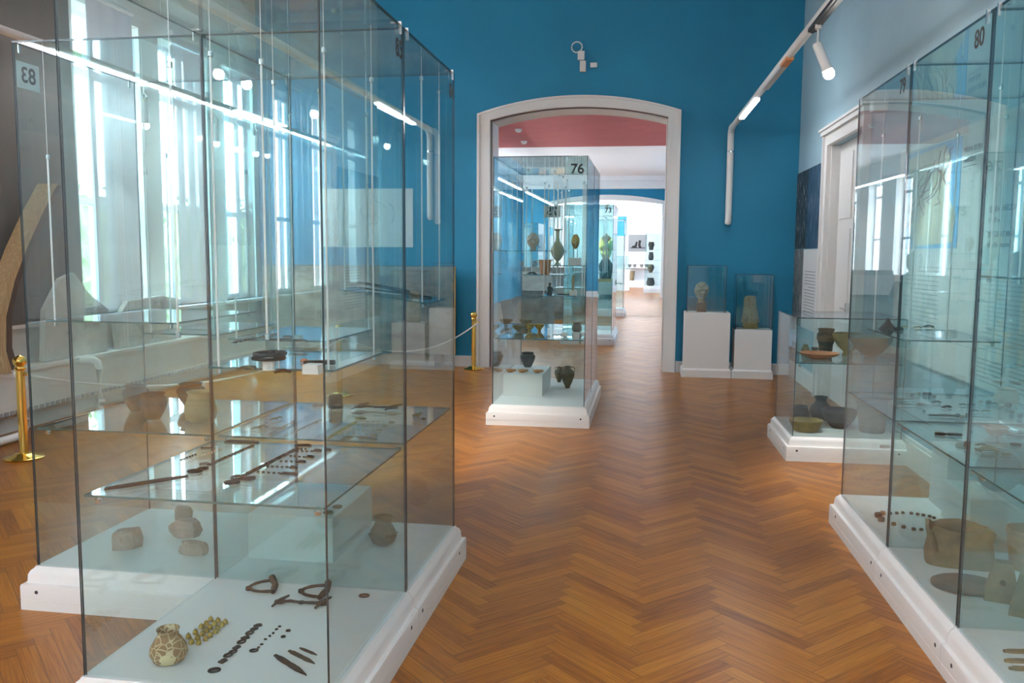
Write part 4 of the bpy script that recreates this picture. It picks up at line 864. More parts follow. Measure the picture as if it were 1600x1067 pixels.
('stud',-1.26,3.03,1.277,0.02,0, 'small dark knob in front of the reddish knob on the bracelet shelf', ''),
('bead',-1.269,3.071,1.277,0.028,0.43, 'dark bead in the string at the right of the bracelet shelf', 'string of dark beads'),
('bead',-1.258,3.076,1.277,0.028,0.43, 'dark bead in the string at the right of the bracelet shelf', 'string of dark beads'),
('bead',-1.248,3.08,1.277,0.028,0.43, 'dark bead in the string at the right of the bracelet shelf', 'string of dark beads'),
('bead',-1.237,3.085,1.277,0.028,0.43, 'dark bead in the string at the right of the bracelet shelf', 'string of dark beads'),
('bead',-1.227,3.09,1.277,0.028,0.43, 'dark bead in the string at the right of the bracelet shelf', 'string of dark beads'),
('bead',-1.216,3.095,1.277,0.028,0.43, 'dark bead in the string at the right of the bracelet shelf', 'string of dark beads'),
('bead',-1.206,3.099,1.277,0.028,0.43, 'dark bead in the string at the right of the bracelet shelf', 'string of dark beads'),
('bead',-1.195,3.104,1.277,0.028,0.43, 'dark bead in the string at the right of the bracelet shelf', 'string of dark beads'),
('bead',-1.185,3.109,1.277,0.028,0.43, 'dark bead in the string at the right of the bracelet shelf', 'string of dark beads'),
('white_cube',-1.161,2.866,1.277,0.06,0, 'white display cube at the front right of the bracelet shelf', ''),
('bead',1.325,5.147,0.201,0.045,0, 'largest brown bead at the left end of the bead oval', ''),
('bead',1.364,5.204,0.201,0.034,0, 'reddish bead behind the largest brown bead', ''),
('bead',1.323,5.071,0.201,0.04,0, 'ochre bead in front of the largest brown bead', ''),
('bead',1.41,5.22,0.201,0.022,0, 'small dark bead along the back of the bead oval', 'beads along the back of the oval'),
('bead',1.449,5.233,0.201,0.022,0, 'small dark bead along the back of the bead oval', 'beads along the back of the oval'),
('bead',1.486,5.247,0.201,0.022,0, 'small dark bead along the back of the bead oval', 'beads along the back of the oval'),
('bead',1.532,5.245,0.201,0.022,0, 'small dark bead along the back of the bead oval', 'beads along the back of the oval'),
('bead',1.564,5.231,0.201,0.022,0, 'small dark bead along the back of the bead oval', 'beads along the back of the oval'),
('bead',1.591,5.219,0.201,0.022,0, 'small dark bead along the back of the bead oval', 'beads along the back of the oval'),
('bead',1.62,5.201,0.201,0.022,0, 'small dark bead along the back of the bead oval', 'beads along the back of the oval'),
('bead',1.636,5.174,0.201,0.022,0, 'small dark bead along the back of the bead oval', 'beads along the back of the oval'),
('bead',1.666,5.127,0.201,0.022,0, 'small dark bead along the back of the bead oval', 'beads along the back of the oval'),
('bead',1.67,5.105,0.201,0.022,0, 'small dark bead along the back of the bead oval', 'beads along the back of the oval'),
('bead',1.674,5.08,0.201,0.022,0, 'small dark bead along the back of the bead oval', 'beads along the back of the oval'),
('bead',1.674,5.058,0.201,0.022,0, 'small dark bead along the back of the bead oval', 'beads along the back of the oval'),
('bead',1.372,5.003,0.201,0.028,0, 'brown bead along the front of the bead oval', 'beads along the front of the oval'),
('bead',1.413,4.961,0.201,0.026000000000000002,0, 'brown bead along the front of the bead oval', 'beads along the front of the oval'),
('bead',1.458,4.932,0.201,0.024,0, 'brown bead along the front of the bead oval', 'beads along the front of the oval'),
('bead',1.497,4.931,0.201,0.022,0, 'brown bead along the front of the bead oval', 'beads along the front of the oval'),
('bead',1.546,4.933,0.201,0.02,0, 'brown bead along the front of the bead oval', 'beads along the front of the oval'),
('brooch',1.389,5.097,0.864,0.05,0.3, 'dark bronze brooch at the left back of the long shelf', ''),
('bead',1.565,5.465,0.864,0.028,0.3, 'grey bead at the back row of the long shelf, leftmost', ''),
('bead',1.611,5.513,0.864,0.03,0.3, 'pale bead second in the back row of the long shelf', ''),
('bead',1.654,5.522,0.864,0.028,0.3, 'dark bead third in the back row of the long shelf', ''),
('bead',1.679,5.521,0.864,0.028,0.3, 'dark bead fourth in the back row of the long shelf', ''),
('bead',1.672,5.418,0.864,0.03,0.3, 'grey spindle whorl ending the back row of the long shelf', ''),
('brooch',1.627,5.222,0.864,0.06,0.3, 'starlike bow brooch behind the long needle on the long shelf', ''),
('brooch',1.634,5.067,0.864,0.06,0.3, 'bow brooch with a bright pin left of the dark case edge', ''),
('stud',1.475,4.923,0.864,0.02,0.3, 'small dark splinter in the middle of the long shelf', ''),
('needle',1.498,5.31,0.864,(0.117,0.012), 0.28, 'thin bronze needle at the back of the long shelf', ''),
('needle',1.453,5.11,0.864,(0.058,0.012), 0.2, 'short dark pin left of the pale needles on the long shelf', ''),
('needle',1.528,5.146,0.864,(0.069,0.012), 0.4, 'pale bronze needle right of the short dark pin', ''),
('needle',1.529,5.108,0.864,(0.081,0.012), 0.37, 'slim pale needle in front of the pale bronze needle', ''),
('needle',1.624,4.784,0.864,(0.32,0.012), -0.01, 'long bronze sword pin in front of the stone weights', ''),
('blade',1.362,4.288,0.864,(0.048,0.032), -0.23, 'dark iron spearhead alone near the front of the long shelf', ''),
('blade',1.424,4.286,0.864,(0.069,0.032), -0.09, 'iron spear socket right of the spearhead', ''),
('brooch',1.751,5.176,0.864,0.04,0.2, 'dark flat brooch left of the dark case edge on the long shelf', ''),
('brooch',1.797,5.169,0.864,0.05,0.2, 'dark bar brooch right of the dark case edge', ''),
('bead',1.885,5.283,0.864,0.026,0.2, 'small dark cube bead under the pinkish bowl', ''),
('bead',1.916,5.249,0.864,0.034,0.2, 'large dark ring bead beside the small cube bead', ''),
('brooch',1.938,5.237,0.864,0.05,0.2, 'green bronze brooch right of the ring bead', ''),
('brooch',1.744,4.969,0.864,0.05,0.2, 'slim s-shaped brooch right of the dark case edge', ''),
('brooch',1.803,4.974,0.864,0.055,0.2, 'curved bronze brooch right of the s-shaped brooch', ''),
('bead',1.599,4.786,0.864,0.03,0.2, 'stone weight in the middle of the long sword pin', ''),
('bead',1.657,4.804,0.864,0.03,0.2, 'stone weight second in the middle of the long sword pin', ''),
('bead',1.615,4.762,0.864,0.026,0.2, 'pink stone between the two stone weights', ''),
('bead',1.989,5.172,0.864,0.04,0.2, 'brown bead pair on the right back of the long shelf', ''),
('bead',1.928,4.955,0.864,0.028,0.2, 'small dark bead at the right back of the long shelf', ''),
('bead',1.92,4.832,0.864,0.034,0.2, 'dark round bead in front of the small dark bead', ''),
('bead',1.943,5.136,0.864,0.03,0.2, 'pale knob by the rear case edge', ''),
('stone_block',1.397,4.04,0.864,0.03,0.1, 'brown clay fragment beside the dark case edge', ''),
('brooch',1.46,4.06,0.864,0.05,0.1, 'green bronze brooch in front of the shallow bowl', ''),
('brooch',1.451,3.956,0.864,0.1,0.1, 'spread bronze brooch at the front of the long shelf', ''),
('belt_buckle',1.503,3.897,0.864,0.034,0.1, 'little bronze ring at the right front of the long shelf', ''),
('belt_buckle',1.695,4.33,0.864,0.05,0.1, 'grey iron buckle right of the shallow bowl', ''),
('strap_end',1.686,4.39,0.864,(0.042,0.02), -0.22, 'grey iron strip right of the shallow bowl', ''),
('strap_end',1.76,4.413,0.864,(0.029,0.05), -0.2, 'grey iron blade at the right edge of the picture on the long shelf', ''),
('strap_end',1.716,4.307,0.864,(0.035,0.03), -0.68, 'grey iron blade in front of the other blade at the right edge', ''),
('strap_end',1.625,4.113,0.864,(0.043,0.05), -0.16, 'brown clay bar at the right front of the long shelf', ''),
('stud',1.46,5.42,1.262,0.05,0, 'dark lump on the small upper shelf of the right case', ''),
('gold_plate',1.574,5.693,1.262,0.05,0.2, 'gilt brooch in the middle of the small upper shelf', ''),
('brooch',1.618,5.609,1.262,0.05,0.2, 'grey brooch right of the gilt brooch on the small upper shelf', ''),
('brooch',1.7,5.676,1.262,0.07,0.2, 'dark brooch at the right of the small upper shelf', ''),
('bone_tool',1.425,3.435,0.201,(0.132,0.03), 0.13, 'farthest of three pointed bone tools on the right case floor', ''),
('bone_tool',1.396,3.351,0.201,(0.129,0.03), 0.13, 'middle of three pointed bone tools on the right case floor', ''),
('bone_tool',1.387,3.289,0.201,(0.127,0.03), 0.13, 'nearest of three pointed bone tools on the right case floor', ''),
]
# ---------------------------------------------------------------- small finds
CACHE = {}
def small(kind, size, m):
    key = (kind, size, m)
    if key in CACHE: return CACHE[key]
    mb = MB(); s = size if not isinstance(size, tuple) else size[0]; w = size[1] if isinstance(size, tuple) else s
    R = random.Random(hash(kind) % 97 + int(s * 1e4)); sm = False
    if kind == 'bell':
        sm = True; mb.lathe([(.5 * s, 0), (.56 * s, .08 * s), (.5 * s, .3 * s), (.47 * s, .55 * s), (.34 * s, .8 * s), (.1 * s, .94 * s), (.02 * s, .95 * s)], 14)
        mb.tube([(.14 * s * math.cos(t * PI / 4), 0, .98 * s + .14 * s * math.sin(t * PI / 4)) for t in range(8)], .04 * s, 5, closed=True)
    elif kind in ('belt_mount', 'mount_plate', 'gold_plate', 'square_mount'):
        e = .5 * s; k = .5 if kind == 'square_mount' else .34
        mb.prism([(-e, -k * s), (e * .7, -k * s), (e, 0), (e * .7, k * s), (-e, k * s)] if kind != 'square_mount' else [(-e, -e * .8), (e, -e * .8), (e, e * .8), (-e, e * .8)], 0, .1 * s + .002, top=.9)
        mb.tube([(-.1 * s + .2 * s * math.cos(t * PI / 4), .2 * s * math.sin(t * PI / 4), .12 * s + .002) for t in range(8)], .06 * s, 5, closed=True)
    elif kind == 'belt_buckle':
        sm = True; mb.tube([(.5 * s * math.cos(t * PI / 8), .36 * s * math.sin(t * PI / 8), .1 * s) for t in range(16)], .1 * s, 6, closed=True)
        mb.tube([(-.5 * s, 0, .14 * s), (.52 * s, .03 * s, .16 * s)], .05 * s, 6)
    elif kind in ('stud', 'bead'):
        sm = True
        if kind == 'stud': mb.lathe([(.42 * s, 0), (.5 * s, .15 * s), (.36 * s, .36 * s), (.08 * s, .44 * s)], 12, sx=1, sy=.8, wob=.1)
        else: mb.lathe([(.1 * s, .02 * s), (.4 * s, .0), (.5 * s, .3 * s), (.4 * s, .6 * s), (.12 * s, .62 * s), (.1 * s, .4 * s)], 14)
    elif kind in ('blade', 'sword', 'bone_tool'):
        P = []; n = 14
        for i in range(n + 1):
            t = i / n; ww = w * .5 * (.55 if t < .12 else (1 if t < .75 else 1 - (t - .75) / .25 * .92)) * R.uniform(.82, 1.05); P.append((s * (t - .5), ww))
        mb.prism(P and [(x, -y * .9) for x, y in P] + [(x, y) for x, y in P[::-1]], 0, max(.004, w * .28), top=.97)
    elif kind in ('strap_end',):
        mb.prism([(-s / 2, -w / 2), (s * .38, -w / 2), (s * .47, -w * .3), (s / 2, 0), (s * .47, w * .3), (s * .38, w / 2), (-s / 2, w / 2)], 0, .006, top=.95)
        mb.tube([(-s * .4, 0, .007), (s * .35, 0, .007)], .003, 6)
    elif kind == 'needle':
        sm = True; mb.tube([(-s / 2, 0, .006), (-s * .3, .003, .007), (0, 0, .006), (s / 2, 0, .005)], [w * .5, w * .6, w * .4, w * .12], 7)
        mb.lathe([(.1 * w, 0), (.8 * w, .2 * w), (.8 * w, .8 * w), (.1 * w, w)], 10, (-s / 2, 0, 0))
    elif kind == 'stirrup':
        s *= 1.3; w *= 1.25; sm = True; P = []
        for i in range(13):
            a = -PI / 2 + PI * i / 12; P.append((-s * .5 * math.cos(a) * 1.1 + s * .28, w * .62 * math.sin(a), .012))
        mb.tube(P, [.006 + .002 * R.random() for _ in P], 8)
        mb.tube([(s * .28, -w * .72, .012), (s * .33, -w * .3, .016), (s * .36, 0, .014), (s * .33, w * .3, .016), (s * .28, w * .72, .02)], [.011, .015, .013, .015, .016], 9)
        mb.lathe([(.004, 0), (.014, .003), (.014, .016), (.004, .02)], 10, (-s * .29, 0, 0))
    elif kind == 'bridle_bit':
        sm = True; mb.tube([(-s * .36, 0, .012), (-s * .2, .006, .014), (0, 0, .012), (s * .2, -.004, .014), (s * .36, 0, .012)], [.006, .007, .005, .007, .006], 7)
        mb.tube([(.012 * math.cos(t * PI / 4), .012 * math.sin(t * PI / 4), .012) for t in range(8)], .004, 6, closed=True)
        for q in (-1, 1):
            mb.tube([(q * s * .38 + w * .5 * math.cos(t * PI / 6), w * .38 * math.sin(t * PI / 6), .012) for t in range(12)], .006, 6, closed=True)
            mb.tube([(q * s * .38 - w * .5, -w * 1.1, .008), (q * s * .38, 0, .02), (q * s * .38 + w * .6, w * 1.1, .022)], [.005, .008, .005], 7)
    elif kind == 'brooch':
        sm = True; mb.tube([(-s * .5, 0, .004), (-s * .2, .0, s * .1 + .004), (s * .1, 0, s * .14 + .004), (s * .4, 0, .006), (s * .5, 0, .004)], [s * .05, s * .09, s * .08, s * .1, s * .05], 7)
        mb.tube([(-s * .38, -s * .3, .005), (-s * .38, s * .3, .005)], s * .05, 6); mb.tube([(-s * .4, 0, .003), (s * .45, .01, .003)], s * .02, 5)
    elif kind == 'horse_figurine':
        sm = True; mb.tube([(-s * .5, 0, s * .35), (-s * .1, 0, s * .38), (s * .2, 0, s * .4), (s * .36, 0, s * .66), (s * .55, 0, s * .6)], [s * .1, s * .15, s * .15, s * .1, s * .05], 8)
        for q in (-.4, .2):
            for r_ in (-.08, .08): mb.tube([(q * s, r_ * s, s * .35), (q * s, r_ * s, 0)], s * .05, 6)
    elif kind == 'stone_block':
        P = [(.5 * s * math.cos(a) * R.uniform(.85, 1.1), .42 * s * math.sin(a) * R.uniform(.85, 1.1)) for a in (0.2, 1.1, 2.2, 3.1, 4.2, 5.3)]
        mb.prism(P, 0, s * .8, top=.86)
    elif kind == 'white_cube': mb.prism([(-s / 2, -s / 2), (s / 2, -s / 2), (s / 2, s / 2), (-s / 2, s / 2)], 0, s * .55, top=.96)
    elif kind == 'cylinder_stand': sm = True; mb.lathe([(.5 * s, 0), (.5 * s, .9 * s), (.46 * s, .95 * s), (.02, .95 * s)], 20)
    o = mb.build(kind, m, None, sm, 50); me = o.data; bpy.data.objects.remove(o); CACHE[key] = me; return me
NAMES = {'bell': ('gilt_bell', 'bell'), 'belt_mount': ('belt_mount', 'belt fitting'), 'belt_buckle': ('belt_buckle', 'buckle'), 'stud': ('metal_stud', 'stud'), 'blade': ('iron_knife', 'knife'), 'stirrup': ('iron_stirrup', 'stirrup'), 'bridle_bit': ('bridle_bit', 'bridle bit'), 'mount_plate': ('belt_plate', 'belt fitting'), 'strap_end': ('strap_end', 'strap end'), 'sword': ('iron_sword', 'sword'), 'gold_plate': ('gilt_plate', 'belt fitting'), 'square_mount': ('square_mount', 'belt fitting'), 'horse_figurine': ('animal_figurine', 'figurine'), 'stone_block': ('stone_fragment', 'stone'), 'brooch': ('bow_brooch', 'brooch'), 'white_cube': ('display_cube', 'display stand'), 'cylinder_stand': ('display_stand', 'display stand'), 'bead': ('clay_bead', 'bead'), 'needle': ('bronze_pin', 'pin'), 'bone_tool': ('bone_tool', 'bone tool')}
def pick(kind, x, y, z, lab):
    L = lab.lower()
    if kind in ('white_cube', 'cylinder_stand'): return 'white'
    if 'gilt' in L and kind != 'stud' and 'gilt bells' not in L.split('of ')[-1][:0] and ('gilt bells' not in L): return 'gilt' if 'dark' not in L and 'iron' not in L and 'bronze strip' not in L else 'iron'
    if kind == 'bone_tool': return 'clay'
    if 'rusty' in L or 'longest iron' in L or 'brown iron' in L or 'bridle' in L and z < .5: return 'rust'
    if 'pink' in L or 'reddish' in L or 'brown' in L: return 'terra' if 'reddish' in L else ('stone' if 'pink' in L else 'rust')
    if 'ochre' in L: return 'orange'
    if 'pale' in L: return 'marble'
    if 'grey' in L or 'stone' in L: return 'darkstone' if 'dark grey' in L else 'greyiron'
    if 'bronze' in L: return 'bronze'
    return 'iron'
for kind, x, y, z, size, rot, lab, grp in ART:
    nm, cat = NAMES[kind]
    o = bpy.data.objects.new(nm, small(kind, size, pick(kind, x, y, z, lab))); COL.objects.link(o)
    o.location = (x, y, z + .0005); o.rotation_euler.z = rot; tag(o, lab, cat, grp or None)
for i, (z, lab) in enumerate(((1.321, 'lower of two dark bracelets lying on the round white stand'), (1.338, 'upper of two dark bracelets lying on the round white stand'))):
    p = [o for o in COL.objects if o.name.startswith('display_stand')][0].location
    tag(MB().tube([(.055 * math.cos(t * PI / 12), .055 * math.sin(t * PI / 12), 0) for t in range(24)], .006, 8, closed=True).build('bronze_bracelet', 'iron', None, True, loc=(p.x + .01 * i, p.y - .01 * i, z)), lab, 'bracelet')
for i, (p, q, lab) in enumerate((((-1.46, 4.2), (-1.12, 4.4), 'longest grey sword on the tilted hanging shelf'), ((-1.42, 4.4), (-1.14, 4.2), 'grey sword crossing the longest one on the tilted shelf'), ((-1.5, 4.3), (-1.2, 4.26), 'short grey blade between the swords on the tilted shelf'))):
    cx, cy = (p[0] + q[0]) / 2, (p[1] + q[1]) / 2; L = math.hypot(q[0] - p[0], q[1] - p[1])
    o = bpy.data.objects.new('iron_sword', small('sword', (round(L, 2), .035), 'iron')); COL.objects.link(o)
    o.location = (cx, cy, 1.491 - (cx + 1.3025) * math.tan(.14) + .003 + i * .011); o.rotation_euler = (0, .14, math.atan2(q[1] - p[1], q[0] - p[0])); tag(o, lab, 'sword')

# ---------------------------------------------------------------- pottery and stones
PR = {'globe': [(.45, 0), (.8, .08), (1, .3), (.95, .48), (.72, .7), (.57, .8), (.55, .9), (.62, 1)],
      'urn': [(.42, 0), (.55, .1), (.85, .42), (1, .68), (.95, .8), (.74, .9), (.78, .96), (.86, 1)],
      'olive': [(.5, 0), (.8, .08), (1, .3), (.9, .5), (.62, .76), (.56, .86), (.74, 1)],
      'jar': [(.6, 0), (.9, .1), (1, .35), (.95, .55), (.8, .8), (.74, .9), (.86, 1)],
      'bowl': [(.4, 0), (.46, .04), (.8, .45), (.97, .8), (1, .93), (.98, 1)],
      'footbowl': [(.36, 0), (.3, .1), (.28, .2), (.6, .4), (.9, .7), (1, .9), (1, 1)],
      'basin': [(.66, 0), (.72, .06), (.92, .7), (1, 1)],
      'jug': [(.45, 0), (.8, .15), (1, .42), (.85, .6), (.52, .76), (.46, .86), (.62, 1)],
      'vase': [(.55, 0), (.7, .12), (.74, .35), (.98, .62), (.95, .76), (.78, .88), (.9, 1)],
      'amphora': [(.36, 0), (.33, .04), (.7, .3), (1, .62), (.88, .78), (.5, .88), (.38, .93), (.46, 1)],
      'flask': [(.5, 0), (.22, .07), (.15, .1), (.6, .2), (1, .37), (.9, .48), (.55, .6), (.32, .68), (.26, .8), (.28, .95), (.62, .985), (.62, 1)],
      'tub': [(.7, 0), (.74, .05), (.9, .6), (1, 1)], 'plate': [(.4, 0), (.5, .1), (.95, .7), (1, 1)],
      'cup': [(.5, 0), (.7, .2), (.85, .6), (1, 1)], 'cone': [(1, 0), (.9, .1), (.35, .6), (.14, 1)], 'lamp': [(.6, 0), (.8, .15), (1, .5), (.85, .8), (.4, .95)]}
def pot(name, label, cat, x, y, z, H, Wd, kind, m, group=None, rz=0, wall=.08, sq=1, handles=(), lugs=0, tilt=None):
    pr = [(r_ * Wd / 2, t * H) for r_, t in PR[kind]]
    inner = [(max(r_ - wall * Wd / 2, .002), max(t, wall * H * .6)) for r_, t in reversed(pr[1:])]
    prof = pr + [(inner[0][0] + .3 * wall * Wd / 2, H * 1.004)] + inner + [(.001, wall * H * .6)]
    t = thing(name, label, cat, (x, y, z), rz, group)
    b = MB().lathe(prof, 30, sy=sq, wob=.012); b.build('vessel_body', m, t, True, 60)
    for a in handles:
        ro = max(pr, key=lambda q: q[0])[0]; rn = pr[-2][0]; c, s = math.cos(a), math.sin(a)
        zt, zb = H * .93, max(q[1] for q in pr if q[0] > .97 * ro)
        P = [(rn * .95, zt), (rn + .22 * Wd, zt + .02 * H), (ro * 1.02 + .06 * Wd, (zt + zb) / 2 + .08 * H), (ro * .97, zb)]
        MB().tube([(p * c, p * s, q) for p, q in P], .035 * Wd, 8).build('handle', m, t, True)
    for i in range(lugs):
        a = PI * i + .4; ro = Wd * .5
        MB().lathe([(.001, .06 * Wd), (.07 * Wd, .03 * Wd), (.1 * Wd, 0)], 10, (ro * .93 * math.cos(a), ro * .93 * math.sin(a), H * .38)).build('lug', m, t, True)
    if tilt: t.rotation_euler = tilt
    return t
pot('clay_pot', 'small clay pot with cream net pattern at the front of case 85', 'pot', -1.714, 2.81, .201, .128, .133, 'globe', 'net')
pot('clay_pot', 'small olive clay pot with lugs on the floor of case 84', 'pot', -1.337, 4.2, .201, .145, .14, 'olive', 'olive', lugs=2)
pot('clay_urn', 'two-tone dark urn farthest left on the left case shelf', 'urn', -2.649, 4.12, .8665, .135, .135, 'urn', 'twotone')
pot('clay_urn', 'two-tone dark urn in front of the farthest left urn', 'urn', -2.436, 3.93, .8665, .13, .142, 'urn', 'twotone')
pot('clay_urn', 'plain dark urn behind the cream jar', 'urn', -2.44, 4.3, .8665, .125, .15, 'urn', 'black')
pot('clay_jar', 'cream wide jar on the left case shelf', 'jar', -2.175, 3.92, .8665, .15, .155, 'jar', 'cream', lugs=1)
def rock(label, x, y, z, sx, sy, h, seed, m='stone'):
    R = random.Random(seed); mb = MB(); n = 8; lv = [(0, .88), (.22, 1), (.6, .98), (.9, .84), (1, .6)]; vs = []; fs = []
    k = [R.uniform(.8, 1.08) for _ in range(n)]
    for q, sc_ in lv:
        for i in range(n):
            a = 2 * PI * i / n; rr = sc_ * k[i] * R.uniform(.88, 1.08); vs.append((sx / 2 * rr * math.cos(a), sy / 2 * rr * math.sin(a), h * q * (1 if q < .5 else R.uniform(.78, 1.08))))
    for j in range(len(lv) - 1):
        for i in range(n): fs.append((j * n + i, j * n + (i + 1) % n, (j + 1) * n + (i + 1) % n, (j + 1) * n + i))
    fs.append(tuple(range(n - 1, -1, -1))); fs.append(tuple(range((len(lv) - 1) * n, len(lv) * n))); mb.add(vs, fs)
    o = mb.build('stone', m, None, True, 12, loc=(x, y, z), rz=seed); return tag(o, label, 'stone')
rock('rough pinkish stone nearest the left edge of the case floor', -2.6, 3.92, .201, .18, .13, .098, 1)
rock('small pinkish stone farthest back of the four on the case floor', -2.56, 4.38, .201, .125, .11, .08, 2)
rock('angular pinkish stone in the middle of the four on the case floor', -2.4, 4.14, .201, .19, .12, .09, 3.2)
rock('long low pinkish stone nearest the corner of case 85', -2.22, 3.9, .201, .185, .1, .062, 6.2)
def block(label, x0, x1, y0, y1, z0, z1, m='white', rz=0, name='display_block'):
    cx, cy = (x0 + x1) / 2, (y0 + y1) / 2; w, d, e = (x1 - x0) / 2, (y1 - y0) / 2, .004
    mb = MB().box(-w, w, -d, d, 0, z1 - z0 - e); mb.hexa([(-w, -d, z1 - z0 - e), (w, -d, z1 - z0 - e), (w, d, z1 - z0 - e), (-w, d, z1 - z0 - e)], [(-w + e, -d + e, z1 - z0), (w - e, -d + e, z1 - z0), (w - e, d - e, z1 - z0), (-w + e, d - e, z1 - z0)])
    return tag(mb.build(name, m, None, loc=(cx, cy, z0), rz=rz), label, 'display block')
block('white display block beside the lugged olive pot', -1.926, -1.49, 3.885, 4.48, .201, .425)
for x, y, lab in ((-1.53, 4.06, 'larger dark bronze disc on the edge of the white block in case 84'), (-1.54, 3.96, 'smaller dark bronze disc on the edge of the white block in case 84')):
    tag(MB().lathe([(.024, 0), (.026, .004), (.02, .009), (.002, .009)], 18).build('bronze_disc', 'bronze', None, True, loc=(x, y, .4255)), lab, 'disc')
# case 79 and 80
block('tall white display block at the back of case 79', 1.73, 2.1, 5.3, 5.58, .201, .575, rz=RWR)
block('lower white display block in front of the tall one in case 79', 1.7, 2.1, 4.83, 5.25, .201, .42, rz=RWR)
tag(MB().lathe([(.01, 0), (.036, .006), (.042, .02), (.034, .032), (.006, .036)], 16, sy=.7).build('pebble', 'olive', None, True, loc=(1.83, 5.36, .576)), 'dark oval pebble on the tall white block in case 79', 'pebble')
t = thing('clay_plate', 'large round grey plate standing upright on the white block in case 79', 'plate', (1.9, 5.02, .421))
MB().lathe([(.02, .012), (.1, .012), (.118, .02), (.12, .012), (.105, .0), (.02, .0)], 32, T=Matrix.Translation((0, 0, .118)) @ Matrix.Rotation(PI / 2 - .2, 4, 'X')).build('plate_disc', 'greyclay', t, True)
MB().tube([(-.05, -.02, .004), (-.05, .07, .004), (-.05, .075, .1)], .004, 6).tube([(.05, -.02, .004), (.05, .07, .004), (.05, .075, .1)], .004, 6).build('plate_stand', 'steel', t)
def trough():
    t = thing('clay_vessel', 'broken buff clay trough with pointed corners in case 80', 'clay vessel', (1.52, 4.42, .201), -.15)
    mb = MB(); lv = [(0, .3, .17), (.05, .31, .18), (.12, .285, .155), (.165, .3, .17), (.19, .31, .18)]; n = 24; vs = []; fs = []
    def ring(a, b, z, k): return [(math.copysign(abs(math.cos(2 * PI * i / n)) ** .55, math.cos(2 * PI * i / n)) * a / 2 * k, math.copysign(abs(math.sin(2 * PI * i / n)) ** .55, math.sin(2 * PI * i / n)) * b / 2 * k, z - (.02 if i % 12 < 3 and z > .15 else 0) + .012 * math.sin(i * 1.3) * (z > .15)) for i in range(n)]
    for z, a, b in lv: vs += ring(a, b, z, 1)
    for z, a, b in reversed(lv[1:]): vs += ring(a, b, z, .88)
    for j in range(8):
        for i in range(n): fs.append((j * n + i, j * n + (i + 1) % n, (j + 1) * n + (i + 1) % n, (j + 1) * n + i))
    fs.append(tuple(range(n - 1, -1, -1))); fs.append(tuple(range(8 * n, 9 * n))); mb.add(vs, fs); mb.build('vessel_body', 'clay', t, True, 50)
    MB().tube([(-.14, -.07, .16), (-.13, -.1, .13), (-.12, -.085, .08)], .014, 8).build('handle', 'clay', t, True)
trough()
tag(MB().lathe([(.13, 0), (.15, .008), (.152, .018), (.14, .024), (.01, .026)], 36, sy=.82).build('stone_disc', 'greyclay', None, True, loc=(1.452, 4.1, .201)), 'flat grey clay disc in front of the buff trough in case 80', 'disc')
def weight(label, x, y, rz, h):
    t = thing('loom_weight', label, 'loom weight', (x, y, .201), rz)
    mb = MB().prism([(-.07, -.055), (.07, -.055), (.07, .055), (-.07, .055)], 0, h, top=.52); mb.build('weight_body', 'clay', t, True, 30)
    MB().lathe([(.013, 0), (.013, .002)], 12, T=Matrix.Translation((0, -.0445, h * .52)) @ Matrix.Rotation(PI / 2 - .16, 4, 'X')).build('drilled_hole', 'rust', t)
weight('pyramid clay loom weight with a dark hole, farther of the two in case 80', 1.555, 3.98, -.3, .17)
weight('pyramid clay loom weight nearest the right picture edge in case 80', 1.6, 3.82, -.4, .18)
pot('clay_beaker', 'buff clay beaker at the right picture edge behind the loom weights', 'beaker', 1.82, 4.4, .201, .2, .19, 'tub', 'clay')
pot('clay_bowl', 'pale pinkish round bowl at the back of the long shelf in case 79', 'bowl', 2.02, 5.28, .863, .09, .13, 'jar', 'palemarble')
pot('clay_bowl', 'shallow pinkish bowl near the front of the long shelf', 'bowl', 1.62, 4.33, .863, .045, .11, 'bowl', 'stone')
pot('clay_cone', 'small dark clay cone on the small upper shelf of case 79', 'clay cone', 1.42, 5.52, 1.263, .065, .1, 'cone', 'darkstone')
# low case
pot('clay_basin', 'wide yellowish basin at the front of the low case floor', 'basin', 1.345, 7.66, .201, .095, .285, 'basin', 'ochre')
pot('clay_bowl', 'wide black bowl on a foot on the low case floor', 'bowl', 1.66, 7.86, .201, .16, .3, 'bowl', 'black')
pot('clay_jug', 'black round jug behind the black bowl in the low case', 'jug', 1.56, 8.18, .201, .22, .2, 'jug', 'black')
pot('clay_pot', 'black pot at the left back of the low case floor', 'pot', 1.375, 8.16, .201, .13, .18, 'jar', 'black')
pot('clay_cup', 'tiny buff cup left of the black jug in the low case', 'cup', 1.345, 7.93, .201, .05, .075, 'cup', 'clay')
pot('clay_cup', 'small buff cup in front of the black jug in the low case', 'cup', 1.46, 7.95, .201, .06, .09, 'cup', 'clay')
pot('clay_tub', 'tall reddish brown tub at the right of the low case floor', 'tub', 1.9, 7.72, .201, .3, .28, 'tub', 'greyclay', handles=())
pot('clay_plate', 'wide terracotta plate on the low case shelf', 'plate', 1.44, 7.72, .8175, .055, .33, 'plate', 'terra')
pot('clay_vase', 'mottled bulging vase behind the terracotta plate', 'vase', 1.58, 8.18, .8175, .225, .165, 'vase', 'urn')
pot('clay_bowl', 'yellow footed bowl in the middle of the low case shelf', 'bowl', 1.74, 8.03, .8175, .2, .27, 'footbowl', 'ochre')
pot('clay_bowl', 'large grey footed bowl at the right of the low case shelf', 'bowl', 1.85, 7.68, .8175, .21, .34, 'footbowl', 'greyclay')
pot('clay_cup', 'tiny clay jar left behind the terracotta plate', 'cup', 1.4, 8.15, .8175, .08, .075, 'globe', 'clay')
pot('clay_cup', 'tiny grey cup between the tiny jar and the bulging vase', 'cup', 1.49, 8.2, .8175, .05, .065, 'cup', 'greyclay')
